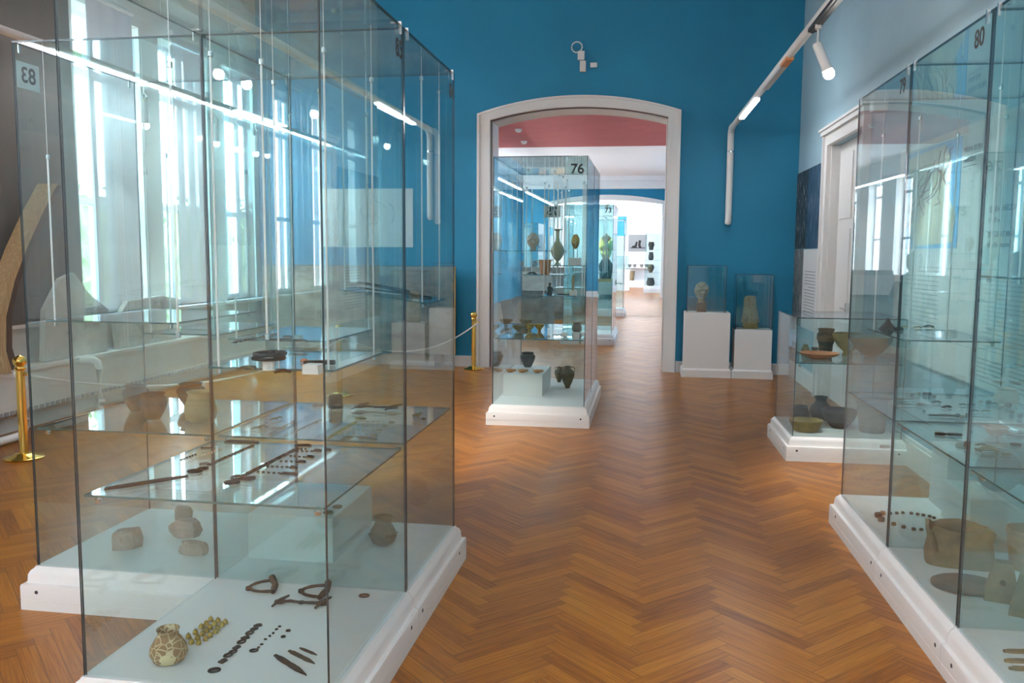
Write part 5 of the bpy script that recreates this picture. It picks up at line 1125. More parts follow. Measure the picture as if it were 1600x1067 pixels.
# case 76
block('white display block carrying three oil lamps and a dark urn', -1.52, -1.105, 8.97, 9.75, .201, .43)
pot('clay_urn', 'dark grey urn on the white block in case 76', 'urn', -1.35, 9.6, .431, .165, .17, 'urn', 'black')
for x, lab in ((-1.475, 'left'), (-1.345, 'middle'), (-1.18, 'right')):
    t = thing('oil_lamp', lab + ' of three small clay oil lamps on the white block', 'oil lamp', (x, 9.13, .431), 0)
    MB().lathe([(r_ * .04, z_ * .04) for r_, z_ in PR['lamp']], 18).tube([(.03, 0, .022), (.058, .0, .024), (.066, 0, .03)], [.016, .012, .008], 8).build('lamp_body', 'orange', t, True)
    MB().tube([(-.036 - .014 * math.sin(k * PI / 5), 0, .018 + .02 * (1 - math.cos(k * PI / 5)) / 2 + .004) for k in range(6)], .004, 6).build('handle', 'orange', t, True)
pot('amphora', 'brown two-handled amphora at the front right of case 76', 'amphora', -.9, 9.63, .201, .25, .155, 'amphora', 'olive', handles=(2.6, .5))
pot('amphora', 'smaller brown amphora behind the front one in case 76', 'amphora', -1.04, 10.05, .201, .185, .11, 'amphora', 'olive', handles=(2.6, .5))
pot('bronze_bowl', 'dark bronze bowl on the lower shelf of case 76', 'bowl', -1.4, 9.2, .8625, .07, .13, 'footbowl', 'bronze')
pot('gilt_cup', 'gilt cup left of a matching gilt cup in case 76', 'cup', -1.29, 9.3, .8625, .08, .11, 'footbowl', 'gilt')
pot('gilt_cup', 'gilt cup right of a matching gilt cup in case 76', 'cup', -1.19, 9.35, .8625, .075, .11, 'footbowl', 'gilt')
pot('clay_pot', 'small grey pot at the right of the lower shelf in case 76', 'pot', -.78, 9.35, .8625, .1, .11, 'jar', 'greyclay')
pot('clay_bowl', 'brown bowl at the far left of the lower shelf in case 76', 'bowl', -1.42, 9.9, .8625, .08, .15, 'footbowl', 'clay')
R = random.Random(5)
for i in range(14):
    o = bpy.data.objects.new('bow_brooch', small('brooch', .045, 'bronze')); COL.objects.link(o); o.location = (-1.42 + .045 * i, 8.72 + R.uniform(-.1, .22), .8628); o.rotation_euler.z = R.uniform(0, 3); tag(o, 'tiny bronze brooch spread along the front of the lower shelf in case 76', 'brooch', 'tiny brooches in case 76')
for i, (x, y) in enumerate(((-.86, 8.75), (-.74, 8.8), (-.66, 8.9))): block(['left', 'middle', 'right'][i] + ' of three small white cubes on the lower shelf of case 76', x - .03, x + .03, y - .025, y + .025, .8625, .905)
pot('glass_flask', 'tall pale green glass flask in case 76', 'flask', -.965, 9.02, 1.5855, .37, .15, 'flask', 'greenglass')
pot('clay_pot', 'orange one-handled pot on a hanging shelf in case 76', 'pot', -1.16, 9.55, 1.4755, .16, .14, 'tub', 'orange', handles=(0,))
def seated(name, label, x, y, z, h, m):
    t = thing(name, label, 'figurine', (x, y, z)); k = h
    MB().lathe([(.2 * k, 0), (.22 * k, .1 * k), (.16 * k, .3 * k), (.2 * k, .52 * k), (.17 * k, .66 * k), (.07 * k, .74 * k), (.1 * k, .84 * k), (.09 * k, .95 * k), (.02 * k, k)], 14, sy=.75).tube([(.18 * k, 0, .6 * k), (.27 * k, -.05 * k, .4 * k), (.2 * k, -.12 * k, .28 * k)], .05 * k, 7).build('figure', m, t, True)
seated('statuette', 'small dark statuette on the front hanging shelf of case 76', -1.03, 8.9, 1.2775, .13, 'iron')
t = thing('candle_holder', 'thin cream candle shaped object on a white base in case 76', 'candle holder', (-.79, 8.95, 1.2775))
MB().box(-.035, .035, -.03, .03, 0, .05).build('holder_base', 'white', t); MB().lathe([(.012, .05), (.01, .19), (.013, .2), (.002, .205)], 12).build('shaft', 'cream', t, True)
o = bpy.data.objects.new('bronze_dagger', small('blade', (.16, .025), 'iron')); COL.objects.link(o); o.location = (-.88, 9.05, 1.2782); tag(o, 'dark dagger lying behind the cream candle shaped object', 'dagger')
o = bpy.data.objects.new('bow_brooch', small('brooch', .1, 'iron')); COL.objects.link(o); o.location = (-1.3, 9.5, 1.4758); tag(o, 'dark arched brooch left of the orange pot in case 76', 'brooch')

# ---------------------------------------------------------------- stone heads
def g2(a, b, sa, sb): return math.exp(-(a / sa) ** 2 - (b / sb) ** 2)
def head_mb(h, hair=.05, curls=9, neck=.18):   # face looks along -Y; h = chin to crown
    n, k = 64, 48; vs = []; fs = []
    for i in range(k + 1):
        ph = PI * i / k
        for j in range(n):
            a = 2 * PI * j / n; x = math.sin(ph) * math.sin(a); y = -math.sin(ph) * math.cos(a); z = math.cos(ph)
            X, Y, Z = .36 * x, .41 * y, .5 * z
            low = max(0, -z - .05); X *= 1 - .3 * low; Y *= 1 - (.3 * low if y > 0 else -.04 * low)
            fr = min(1, max(0, -y) * 2)
            if fr > 0:
                t = max(0, min(1, (.1 - Z) / .24)); nose = (.035 + .095 * t) * math.exp(-(X / (.035 + .03 * t)) ** 2) * (1 if -.14 < Z < .1 else math.exp(-((Z + .14) / .03) ** 2) if Z < 0 else math.exp(-((Z - .1) / .05) ** 2))
                d = nose + .03 * g2(X, Z - .12, .2, .035) + .05 * g2(X, Z + .42, .09, .06)
                d += .05 * g2(X, Z + .235, .085, .022) + .05 * g2(X, Z + .29, .075, .022) - .05 * g2(X, Z + .262, .1, .009) - .02 * g2(X, Z + .34, .1, .02)
                for s_ in (-1, 1): d += -.085 * g2(X - s_ * .125, Z - .035, .065, .042) + .05 * g2(X - s_ * .125, Z - .03, .036, .022) + .03 * g2(X - s_ * .2, Z + .1, .07, .07) + .03 * g2(X - s_ * .05, Z + .12, .025, .03)
                Y -= d * fr
            line = .3 + .25 * min(1, abs(X) / .3) * (-1.4)          # hairline dips at the temples
            hm = max(0, min(1, (Z - line) * 12)) if y < 0 else 1 if Z > -.38 else 0
            c = math.sin(curls * a + 5 * Z) * math.sin(curls * ph * 1.5 + 1.3 * math.sin(3 * a))
            q = 1 + hm * (hair * 1.6 + .55 * hair * c); X *= q; Y *= q; Z *= 1 + hm * hair * (.8 + .5 * c)
            vs.append((X * h, Y * h, (Z + .5) * h))
    for i in range(k):
        for j in range(n): fs.append((i * n + j, (i + 1) * n + j, (i + 1) * n + (j + 1) % n, i * n + (j + 1) % n))
    mb = MB().add(vs, fs)
    if neck: mb.lathe([(.22 * h, -neck * h), (.195 * h, 0), (.19 * h, .2 * h), (.1 * h, .3 * h)], 20, (0, .03 * h, 0))
    return mb
def place_head(label, x, y, z, h, m, rz=0, neck=.18, name='marble_head', cat='stone head', **k):
    return tag(head_mb(h, neck=neck, **k).build(name, m, None, True, 75, loc=(x, y, z + neck * h), rz=rz), label, cat)

# plinths by the back wall
def plinth(label, x0, x1, y0, z1, gx0, gx1, gz):
    t = thing('plinth', label, 'plinth', ((x0 + x1) / 2, y0 + .22, 0)); w = (x1 - x0) / 2
    block_ = MB().box(-w + .03, w - .03, -.2, .22, .12, z1 - .006).hexa([(-w + .03, -.2, z1 - .006), (w - .03, -.2, z1 - .006), (w - .03, .22, z1 - .006), (-w + .03, .22, z1 - .006)], [(-w + .036, -.194, z1), (w - .036, -.194, z1), (w - .036, .214, z1), (-w + .036, .214, z1)])
    block_.build('plinth_body', 'white', t)
    MB().box(-w + .001, w - .001, -.22, .22, 0, .1).hexa([(-w + .001, -.22, .1), (w - .001, -.22, .1), (w - .001, .22, .1), (-w + .001, .22, .1)], [(-w + .03, -.2, .125), (w - .03, -.2, .125), (w - .03, .22, .125), (-w + .03, .22, .125)]).build('plinth_foot', 'white', t)
    g = thing('glass_cover', label.replace('plinth', 'plinth glass cover').replace('white', 'clear'), 'glass cover', ((gx0 + gx1) / 2, y0 + .22, z1 + .0005)); a = (gx1 - gx0) / 2; H = gz - z1
    for y in (-.18, .172): MB().box(-a, a, y, y + .008, 0, H, thin='y').build('glass_pane', ['glass', 'edge'], g)
    for x in (-a, a - .008): MB().box(x, x + .008, -.171, .171, 0, H, thin='x').build('glass_pane', ['glass', 'edge'], g)
    MB().box(-a, a, -.18, .18, H, H + .008, thin='z').build('glass_top', ['glass', 'edge'], g)
plinth('taller white plinth under the stone head, beside the archway', .445, 1.125, 12.24, .905, .5, 1.03, 1.55)
plinth('lower white plinth under the draped stone fragment', 1.13, 1.69, 12.24, .68, 1.165, 1.66, 1.43)
block('grey stone block under the stone head', .645, .775, 12.41, 12.53, .906, 1.035, 'slab', name='head_support')
place_head('curly-haired stone head on the taller plinth', .71, 12.47, 1.0355, .235, 'marble', .3, .16, hair=.12, curls=8)
block('yellowish stone base under the draped fragment', 1.29, 1.48, 12.4, 12.54, .681, .765, 'ochre', name='fragment_base')
mb = MB(); vs = []; fs = []; n = 26
for i, (z, rx, ry, ox) in enumerate([(0, .105, .06, .0), (.05, .1, .058, 0), (.14, .085, .055, -.005), (.24, .07, .05, -.012), (.31, .066, .048, -.015), (.35, .066, .045, -.012), (.372, .045, .03, -.005)]):
    for j in range(n):
        a = 2 * PI * j / n; q = 1 + .16 * math.sin(6 * a + z * 6) + .1 * math.sin(2 * a + 1); vs.append((ox + rx * q * math.cos(a), ry * q * math.sin(a), z))
for i in range(6):
    for j in range(n): fs.append((i * n + j, i * n + (j + 1) % n, (i + 1) * n + (j + 1) % n, (i + 1) * n + j))
fs.append(tuple(range(n - 1, -1, -1))); fs.append(tuple(range(6 * n, 7 * n))); mb.add(vs, fs)
tag(mb.build('stone_torso', 'marble', None, True, 60, loc=(1.385, 12.47, .7655)), 'draped stone body fragment on the lower plinth', 'stone fragment')
place_head('pale marble head on the top hanging shelf of case 76', -1.32, 9.75, 1.7355, .17, 'palemarble', .3, .12, hair=.1, curls=8)
block('white cube under the bronze mask in case 76', -.84, -.72, 8.95, 9.07, 1.5855, 1.66)
t = thing('bronze_mask', 'green bronze face mask on a rod stand in case 76', 'mask', (-.78, 9.02, 1.6605))
mb = head_mb(.15, .03, 6, 0); mb.v = [(p[0] * .8, p[1] * .45, p[2] + .09) for p in mb.v]; mb.build('mask_face', 'gilt', t, True, 70)
MB().tube([(-.02, .02, 0), (-.02, .02, .12)], .004, 6).tube([(.02, .02, 0), (.02, .02, .12)], .004, 6).build('stand_rod', 'dark', t)
# ---------------------------------------------------------------- wall prints and panels
def rw_panel(name, label, cat, y0, y1, z0, z1, m, prints=(), th=.012):   # the small print is part of the sheet
    t = thing(name, label, cat, (RWX, 0, 0), RWR); mb = MB().box(-th, -.0005, y0, y1, z0, z1)
    for a in prints:
        q = lines_mb(-.012, *a[:6]); mb.add(q.v, q.f, a[6])
    mb.build('panel_sheet', [m, 'grey', 'ink'], t); return t
t = rw_panel('info_panel', 'grey-white wall panel with a migration map behind case 79', 'wall panel', 6.2, 8.0, .85, 2.6, 'panel', [(6.9, 7.7, 1.62, 14, .035, .006, 1)])
mb = MB(); mb.box(-.016, -.0125, 6.58, 7.86, 1.76, 2.54); mb.build('map_sea', 'mapsea', t)
MB().prism([(6.66, 1.8), (7.5, 1.78), (7.72, 2.0), (7.66, 2.3), (7.78, 2.5), (6.9, 2.52), (6.74, 2.36), (6.8, 2.14), (6.62, 2.0)], .0162, .0185, T=Matrix(((0, 0, -1, 0), (1, 0, 0, 0), (0, 1, 0, 0), (0, 0, 0, 1)))).build('map_land', 'maplnd', t)
mb = MB(); Rr = random.Random(2)
for i in range(7):
    y = 6.85 + .12 * i; z = 2.48 - .02 * i; P = []
    for k in range(9): P.append((-.0195, y + .05 * k * Rr.uniform(.3, 1.1) - .1, z - .05 * k + .05 * math.sin(k * .8 + i)))
    mb.tube(P, .005, 5)
mb.tube([(-.0195, 6.78 + .3 * k / 8 * 2, 2.16 + .2 * math.sin(PI * k / 8)) for k in range(9)], .008, 5); mb.build('map_arrow', 'arrow', t)
text_mesh('VELIKA SEOBA', .05, 'panel_text', 'ink', t, face_T((-.0135, 6.54, 2.43), (0, -1, 0)), 'LEFT'); text_mesh('NARODA', .05, 'panel_text', 'ink', t, face_T((-.0135, 6.54, 2.36), (0, -1, 0)), 'LEFT')
MB().box(-.0135, -.012, 6.3, 6.54, 2.315, 2.32).build('text_rule', 'ink', t)
t = rw_panel('info_panel', 'grey-white text panel about the great migration behind case 80', 'wall panel', 5.12, 6.15, .85, 2.6, 'panel', [(5.25, 6.05, 1.58, 18, .028, .005, 1), (5.2, 5.6, 1.07, 7, .028, .005, 2), (5.7, 6.1, 1.04, 6, .028, .005, 2)])
for s_, z, sz in (('SEOBA NARODA', 2.0, .055), ('IV - VII vek', 1.93, .045), ('THE GREAT MIGRATION OF PEOPLES', 1.84, .05), ('4th - 7th centuries', 1.775, .045)):
    text_mesh(s_, sz, 'panel_text', 'ink', t, face_T((-.0135, 6.05, z), (0, -1, 0)), 'LEFT')
t = rw_panel('info_panel', 'beige map panel at the right picture edge behind case 80', 'wall panel', 3.9, 5.06, .9, 2.6, 'maplnd', [(4.5, 4.95, 1.9, 6, .04, .007, 1)])
MB().tube([(-.014, 4.0 + .1 * k, 1.5 + .08 * math.sin(k * 1.7)) for k in range(10)], .004, 5).build('map_line', 'arrow', t)
t = rw_panel('photo_print', 'black photo panel above the text sheet, left half by the blue corner', 'photo panel', 12.0, 12.86, 1.79, 2.83, 'bw'); 
t = rw_panel('photo_print', 'dark blue photo panel next to the white door frame', 'photo panel', 11.1, 11.995, 1.79, 2.83, 'bwblue')
t = rw_panel('photo_print', 'grey photo of a carved facade below the black photo panel', 'photo panel', 12.1, 12.86, .75, 1.78, 'bwgrey')
t = rw_panel('info_panel', 'white text sheet below the dark blue photo panel', 'wall panel', 11.1, 12.095, .75, 1.78, 'panel', [(11.3, 11.95, 1.5, 15, .04, .01, 1)])
tag(MB().box(-.12, -.0005, 8.5, 8.66, 3.02, 3.18).box(-.125, -.12, 8.52, 8.64, 3.04, 3.16).build('wall_box', 'white', None, loc=(RWX, 0, 0), rz=RWR), 'small white box on the pale wall above the door frame', 'wall box')
# back wall
t = thing('drawing_poster', 'wide white poster of line drawings on the blue wall', 'poster', (-4.28, YB, 0))
MB().box(-.74, .73, -.014, -.0005, 1.785, 2.66).build('poster_sheet', 'panel', t)
mb = MB(); Rr = random.Random(8)
mb.tube([(.12 + .2 * math.cos(a * .2) * (1 + .1 * math.sin(a)), -.0148, 2.3 + .17 * math.sin(a * .2)) for a in range(2, 26)], .003, 4)
mb.tube([(.34 + .1 * math.cos(a * .3 - 1), -.0148, 2.28 + .16 * math.sin(a * .3 - 1)) for a in range(0, 9)], .005, 4)
for i in range(9):
    x, z = -.62 + (i % 3) * .13, 1.92 + (i // 3) * .22; mb.tube([(x + .04 * math.cos(k) * Rr.uniform(.5, 1), -.0148, z + .07 * math.sin(k) * Rr.uniform(.5, 1)) for k in range(8)], .004, 4, closed=True)
for i in range(6): mb.tube([(-.02 + .03 * i, -.0148, 2.25 + .02 * (i % 3)), (.03 + .03 * i, -.0148, 2.2 + .03 * (i % 2))], .003, 4)
mb.build('line_drawing', 'grey', t)
t = thing('photo_board', 'long low board with a faded ruin picture in front of the blue wall', 'display board', (-4.4, 12.5, 0))
MB().box(-1.45, 1.51, -.03, .03, .21, 1.5).build('picture_sheet', 'board', t); MB().box(1.511, 1.555, -.032, .034, .205, 1.505).build('edge_strip', 'edgewood', t)
MB().box(-1.45, 1.555, .031, .05, .2, 1.51).build('backing', 'dark', t); MB().box(-1.3, -1.2, -.05, .12, 0, .21).build('foot', 'dark', t); MB().box(1.25, 1.35, -.05, .12, 0, .21).build('foot', 'dark', t)
t = thing('wall_sensor', 'white wall sensor with a looped cable high above the archway', 'sensor', (-1.06, YB, 4.6))
MB().box(-.045, .05, -.05, -.001, -.14, -.02).build('sensor_box', 'white', t); MB().tube([(-.06 + .075 * math.cos(k * .35), -.02 - .002 * k / 4, .04 + .075 * math.sin(k * .35)) for k in range(-2, 19)], .009, 8).build('cable_loop', 'white', t, True)
tag(MB().box(-.042, .042, -.045, -.001, -.075, .075).box(-.03, .03, -.05, -.045, -.055, .03).build('wall_switch', 'white', None, loc=(-1.03, YB, 4.37)), 'upright white box below the looped cable sensor', 'switch box')
tag(MB().box(-.048, .048, -.035, -.001, -.032, .032).box(-.012, .02, -.038, -.035, -.02, .02).build('wall_box', 'white', None, loc=(-.875, YB, 4.385)), 'flat white box right of the upright box above the archway', 'wall box')

# stanchions and rope
def stanchion(label, x, y):
    t = thing('rope_stanchion', label, 'stanchion', (x, y, 0))
    MB().lathe([(.15, 0), (.155, .012), (.14, .022), (.09, .03), (.075, .045), (.05, .05)], 36).build('stanchion_base', 'brass', t, True, 50)
    MB().lathe([(.034, .05), (.034, .73)], 24).build('post', 'brass', t, True, 50)
    MB().lathe([(.04, .73), (.045, .745), (.036, .755), (.036, .765), (.048, .785), (.052, .81), (.044, .835), (.02, .845), (.012, .852), (.002, .856)], 24).build('finial', 'brass', t, True, 60)
    MB().tube([(.03, 0, .7), (.06, 0, .7), (.07, 0, .69)], .012, 8).build('rope_hook', 'brass', t, True)
S = [(-5.05, 6.27), (-3.63, 9.77), (-2.55, 12.42)]
stanchion('brass rope stanchion at the far left, in front of the heater', *S[0]); stanchion('brass rope stanchion seen dimly through the left glass cases', *S[1]); stanchion('brass rope stanchion beside the archway and the low board', *S[2])
for (a, b), lab in zip(zip(S, S[1:]), ('white rope from the far left stanchion to the middle one', 'white rope from the middle stanchion to the one by the archway')):
    tag(MB().tube([(a[0] + (b[0] - a[0]) * k / 20 + (.06 if k < 20 else .06), a[1] + (b[1] - a[1]) * k / 20, .69 - 1.1 * (k / 20) * (1 - k / 20)) for k in range(21)], .009, 8).build('barrier_rope', 'rope', None, True), lab, 'rope')

# heating pipes and boat along the left wall
for y, lab in ((6.95, 'white heating pipe bending down to the floor by the far left stanchion'), (8.05, 'white heating pipe bending down behind the left glass cases')):
    t = thing('heating_pipe', lab, 'heating pipe', (XL + .42, y, 0)); mb = MB()
    mb.tube([(-.16, -.1, .6), (-.05, -.1, .6), (0, -.09, .6), (.03, -.06, .57), (.035, -.04, .5), (.035, -.04, .12), (.035, -.07, .06), (.03, -.13, .045), (.03, -.7, .045)], .037, 12); mb.build('pipe', 'white', t, True)
    MB().lathe([(.038, 0), (.044, .005), (.044, .03), (.038, .035)], 14, (.035, -.04, .16)).build('pipe_joint', 'steel', t, True)
tag(MB().box(-.15, .15, -.2, .2, 0, .16).hexa([(-.15, -.2, .16), (.15, -.2, .16), (.15, .2, .16), (-.15, .2, .16)], [(-.13, -.17, .2), (.13, -.17, .2), (.13, .17, .2), (-.13, .17, .2)]).build('valve_box', 'white', None, loc=(-5.4, 6.0, 0)), 'white box on the floor at the far left picture edge', 'box')
t = thing('dugout_boat', 'old wooden dugout boat standing on end against the left wall', 'boat', (-5.6, 6.85, .622))
C = [(0, -.09, 0), (0, -.15, .2), (0, -.13, .5), (0, 0, .82), (0, .17, 1.1), (0, .38, 1.4), (0, .62, 1.7)]
mb = MB(); vs = []; fs = []
for p in C:
    x, y, z = p; vs += [(.06, y - .045, z), (.06, y + .025, z), (-.1, y + .025, z), (-.1, y - .045, z)]
for i in range(len(C) - 1):
    for j in range(4): fs.append((i * 4 + j, i * 4 + (j + 1) % 4, i * 4 + 4 + (j + 1) % 4, i * 4 + 4 + j))
fs += [(3, 2, 1, 0), (24, 25, 26, 27)]; mb.add(vs, fs).build('gunwale', 'wood', t, True, 30)
mb = MB(); vs = []; fs = []
for i, p in enumerate(C):
    x, y, z = p; vs += [(.02, y + .026, z), (.02 - .05, y + .15, z), (-.12, y + .32, z), (-.16, y + .3, z), (-.12, y + .12, z), (-.1, y + .026, z)]
for i in range(len(C) - 1):
    for j in range(6): fs.append((i * 6 + j, i * 6 + (j + 1) % 6, i * 6 + 6 + (j + 1) % 6, i * 6 + 6 + j))
fs += [tuple(range(5, -1, -1)), tuple(range(36, 42))]; mb.add(vs, fs).build('hull', 'wooddark', t, True, 40)
def slab(label, y0, poly, m='fresco', x=XL + .17):
    T = Matrix(((0, 0, 1, 0), (1, 0, 0, 0), (0, 1, 0, 0), (0, 0, 0, 1)))
    tag(MB().prism(poly, 0, .055, T=T, top=.985).build('plaster_slab', m, None, True, 25, loc=(x, y0, .622)), label, 'plaster slab')
slab('pale mottled plaster slab with a pointed top leaning on the left wall', 7.5, [(.0, 0), (1.0, 0), (1.05, .45), (.75, .62), (.5, .86), (.3, .8), (.05, .5)])
slab('grey-brown plaster slab farther along the left wall', 8.7, [(0, 0), (1.2, 0), (1.25, .5), (.9, .55), (.2, .52), (-.05, .3)])
# ---------------------------------------------------------------- hall beyond
t = thing('helmet_bust', 'golden crested helmet on a dark bust in the far glass case', 'bust', (-1.25, 24.3, .9))
MB().box(-.2, .2, -.16, .16, -.698, .04).build('bust_plinth', 'panel', t); MB().box(-.2, .2, -.16, .16, .041, .12).build('bust_base', 'edgewood', t)
MB().lathe([(.16, .121), (.18, .3), (.2, .5), (.13, .62), (.08, .68)], 24, sy=.7).build('cloth_bust', 'navy', t, True)
mb = head_mb(.42, .02, 5, 0); mb.v = [(p[0], p[1], p[2] + .64) for p in mb.v]; mb.build('face_guard', 'gold', t, True, 70)
MB().lathe([(.17, .9), (.2, .96), (.2, 1.1), (.16, 1.24), (.08, 1.31), (.01, 1.33)], 24).tube([(0, -.17 + .34 * k / 8, 1.22 + .13 * math.sin(PI * k / 8)) for k in range(9)], .03, 8).build('helmet', 'gold', t, True, 60)
for (x, y), lab in (((-3.9, 27.5), 'glass case deep in the hall beyond, left of the row behind case 76'), ((-4.0, 31.5), 'farthest glass case on the left of the hall beyond')):
    c = case(lab, x, y, .92, 1.9, 0, None, (1, 1, 1, 1), clips=False, hole_discs=False)
    for z in (.86, 1.3, 1.7): shelf(c, -.43, .43, -.9, .9, z)
    for i in range(4): pot('clay_pot', ['leftmost', 'second', 'third', 'rightmost'][i] + ' pot in the ' + ('farthest glass case' if y > 30 else 'deep glass case') + ' of the hall beyond', 'pot', x - .3 + .2 * i, y - .6, (.861, 1.301)[i % 2], .18, .15, ('urn', 'jar')[i % 2], ('greyclay', 'terra', 'olive', 'black')[i])
t = thing('sarcophagus', 'grey stone sarcophagus with a lid in the hall beyond, behind case 76', 'sarcophagus', (-3.4, 19.4, 0))
MB().box(-1.5, 1.2, -.6, .6, 0, .9).box(-1.56, 1.26, -.65, .65, .78, .9).build('stone_chest', 'slab', t)
MB().hexa([(-1.6, -.7, .901), (1.3, -.7, .901), (1.3, .7, .901), (-1.6, .7, .901)], [(-1.5, -.05, 1.3), (1.2, -.05, 1.3), (1.2, .05, 1.3), (-1.5, .05, 1.3)]).build('stone_lid', 'slab', t)
t = thing('stone_stele', 'broad grey stone relief standing on the floor of the hall beyond', 'stone relief', (-2.6, 22.5, 0)); MB().box(-1.6, 1.0, -.15, .15, 0, 1.35).box(-1.5, .9, -.18, -.15, .15, 1.2).build('stone_slab', 'slab', t)
for i in range(5): MB().lathe([(.12, 0), (.16, .3), (.1, .55), (.08, .6), (.1, .7), (.02, .82)], 12, (-1.25 + .5 * i, -.18, .2), sy=.4).build('carved_figure', 'slab', t, True)
seated('dark_statue', 'tall dark draped statue in the hall beyond, at the left of case 76', -2.98, 17.2, .3, 1.5, 'darkstone')
block('grey pedestal under the tall dark statue', -3.3, -2.66, 16.9, 17.5, 0, .299, 'slab', name='pedestal')
tag(MB().prism([(-.16, -.1), (.16, -.1), (.16, .1), (-.16, .1)], 0, .8, top=.25).build('stone_fragment', 'palemarble', None, loc=(-2.75, 15.6, 0)), 'pale pointed stone on the floor left behind case 76', 'stone')
for x, y, lab in ((-.75, 18.6, 'round smoke detector nearest the archway on the red ceiling'), (-3.3, 21.5, 'round smoke detector on the left of the red ceiling'), (-3.5, 23.8, 'round smoke detector near the end of the red ceiling')):
    t = thing('smoke_detector', lab, 'smoke detector', (x, y, 4.75)); MB().lathe([(.09, -.02), (.09, 0)], 20).build('mount_ring', 'white', t, True, 40); MB().lathe([(.02, -.08), (.06, -.07), (.075, -.04), (.07, -.021)], 20).build('sensor_head', 'white', t, True, 40)
track('lit white lighting track along the left of the hall beyond', (-3.6, 0, 3.5), 0, 14, 33, [(14.5, 19), (20, 24), (25, 32)], [], False, tm='uptube')
track('lit white lighting track along the right of the hall beyond', (1.3, 0, 3.5), 0, 14, 33, [(14.5, 19), (20, 24), (25, 32)], [], False, tm='uptube')
# far room
block('white plinth in the bright far room', -1.78, -1.0, 41, 41.7, 0, 1.0, name='plinth'); 
t = thing('glass_cover', 'glass cover on the white plinth in the bright far room', 'glass cover', (-1.39, 41.35, 1.001)); MB().box(-.38, .38, -.34, -.33, 0, .6, thin='y').box(-.38, .38, .33, .34, 0, .6, thin='y').build('glass_pane', ['glass', 'edge'], t); MB().box(-.38, .38, -.34, .34, .6, .608, thin='z').build('glass_top', ['glass', 'edge'], t)
cf = case('small glass case of dark pots in the bright far room', .12, 39.5, .8, .7, 0, None, (1, 1, 1, 1), 2.6, .3, clips=False, hole_discs=False)
for z in (.9, 1.45, 1.9): shelf(cf, -.38, .38, -.33, .33, z)
for i, (z, m, w_, k, lab) in enumerate(((.301, 'black', .34, 'jar', 'black pot on the floor of the far room case'), (.901, 'olive', .28, 'urn', 'olive pot on the lowest shelf of the far room case'), (1.451, 'black', .22, 'jar', 'dark pot on the middle shelf of the far room case'), (1.901, 'rust', .26, 'vase', 'reddish vase on the top shelf of the far room case'))):
    pot('clay_pot', lab, 'pot', -.02, 39.45, z, .36, w_ * 1.1, k, m)
t = thing('picture_poster', 'grey poster with a dark picture on the far white wall', 'poster', (-.72, 45.8, 0)); MB().box(-.48, .46, -.02, -.001, 1.85, 2.72).build('poster_sheet', 'print', t)
MB().box(-.38, .38, -.024, -.0201, 2.02, 2.06).prism([(-.3, 2.06), (-.05, 2.06), (.0, 2.35), (-.08, 2.37), (-.16, 2.16), (-.28, 2.14)], .0205, .024, T=Matrix(((1, 0, 0, 0), (0, 0, -1, 0), (0, 1, 0, 0), (0, 0, 0, 1)))).prism([(.05, 2.06), (.2, 2.06), (.14, 2.2), (.18, 2.42), (.05, 2.44), (.02, 2.2)], .0205, .024, T=Matrix(((1, 0, 0, 0), (0, 0, -1, 0), (0, 1, 0, 0), (0, 0, 0, 1)))).build('picture_shape', 'ink', t)
tag(MB().box(-.3, .3, -.03, -.001, 0, 1.1).build('wall_strip', 'lightblue', None, loc=(-1.62, 45.8, 2.65)), 'light blue painted strip left of the poster on the far wall', 'painted strip')
tag(MB().box(-.36, .36, -.05, -.001, 0, 1.5).build('text_board', 'panel', None, loc=(-1.62, 45.8, 1.1)), 'pale grey text board under the light blue strip in the far room', 'text board')
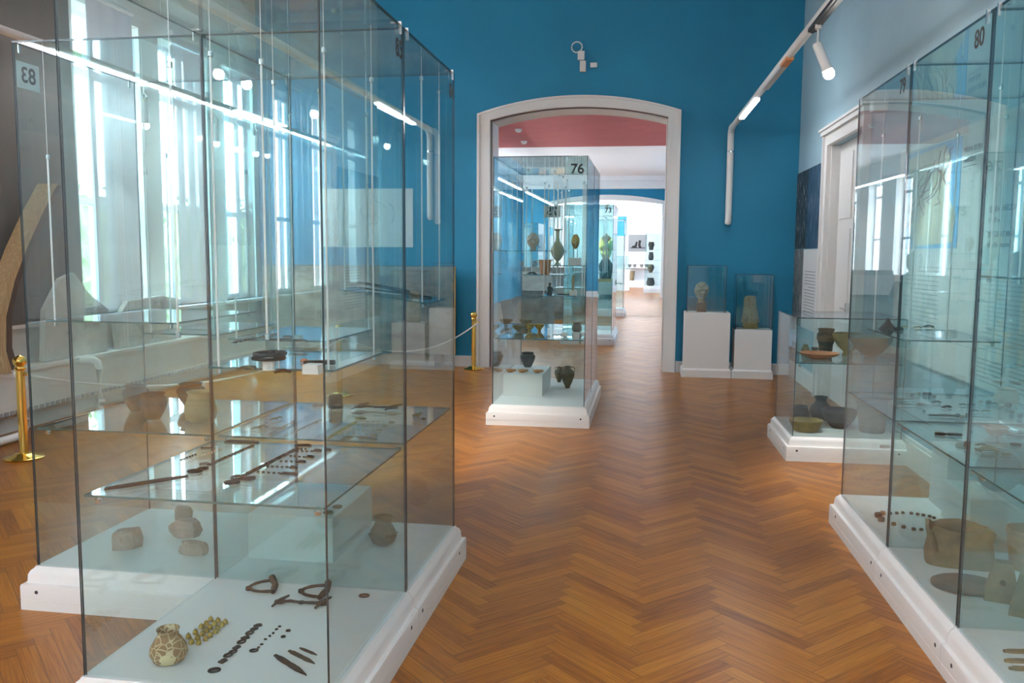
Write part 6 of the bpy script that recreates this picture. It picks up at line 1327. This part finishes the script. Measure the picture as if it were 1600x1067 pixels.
t = thing('wall_shelf', 'white wall shelf with small pots below the far poster', 'shelf', (-.7, 45.55, 0)); MB().box(-.6, .6, -.2, .24, 1.0, 1.03).box(-.6, .6, -.2, .24, .3, .35).build('shelf_board', 'white', t); MB().box(-.6, .6, -.2, .24, 0, .299).build('shelf_base', 'white', t)
for i, (x, z, lab) in enumerate(((-1.1, 1.031, 'leftmost small dark pot on the far wall shelf'), (-.85, 1.031, 'second small dark pot on the far wall shelf'), (-.5, 1.031, 'third small dark pot on the far wall shelf'), (-.25, 1.031, 'rightmost small dark pot on the far wall shelf'))): pot('clay_pot', lab, 'pot', x, 45.5, z, .17, .2, 'bowl', 'greyclay')
pot('clay_pot', 'buff tub on the low shelf below the far poster', 'pot', -1.0, 45.5, .351, .5, .36, 'tub', 'clay')
t = thing('lighting_track', 'white ceiling lighting track crossing the bright far room', 'track light', (0, 40, 3.45)); MB().tube([(-5.5, 0, 0), (2, 0, 0)], .05, 10).build('housing', 'white', t, True); MB().box(-1, 1.8, -.05, .05, -.09, -.05).build('lit_tube', 'endtube', t)
for yy, lab in ((37.2, 'added lighting track brightening the far room, nearest the second archway'), (43, 'added lighting track brightening the far room, nearest the far white wall')):  # both tracks are added to make the far room brighter
    q = thing('lighting_track', lab, 'track light', (0, yy, 4.2)); MB().tube([(-5.5, 0, 0), (2, 0, 0)], .05, 10).build('housing', 'white', q, True); MB().box(-5, 1.8, -.06, .06, -.09, -.05).build('lit_tube', 'endtube', q)
    for x in (-4, 1): MB().tube([(x, 0, .03), (x, 0, .55)], .006, 6).build('hanger_wire', 'steel', q)
for x in (-4, 1.5): MB().tube([(x, 0, .03), (x, 0, 1.3)], .006, 6).build('hanger_wire', 'steel', t)

# ---------------------------------------------------------------- render look
sc.view_settings.view_transform = 'Standard'; sc.view_settings.look = 'None'; sc.view_settings.gamma = 1; sc.view_settings.use_curve_mapping = False
sc.view_settings.exposure = EXPOSURE
cy = sc.cycles
cy.max_bounces = 14; cy.diffuse_bounces = 4; cy.glossy_bounces = 5; cy.transmission_bounces = 6; cy.transparent_max_bounces = 80
cy.sample_clamp_direct = 5; cy.sample_clamp_indirect = 2.2; cy.caustics_reflective = False; cy.caustics_refractive = False; cy.use_denoising = True
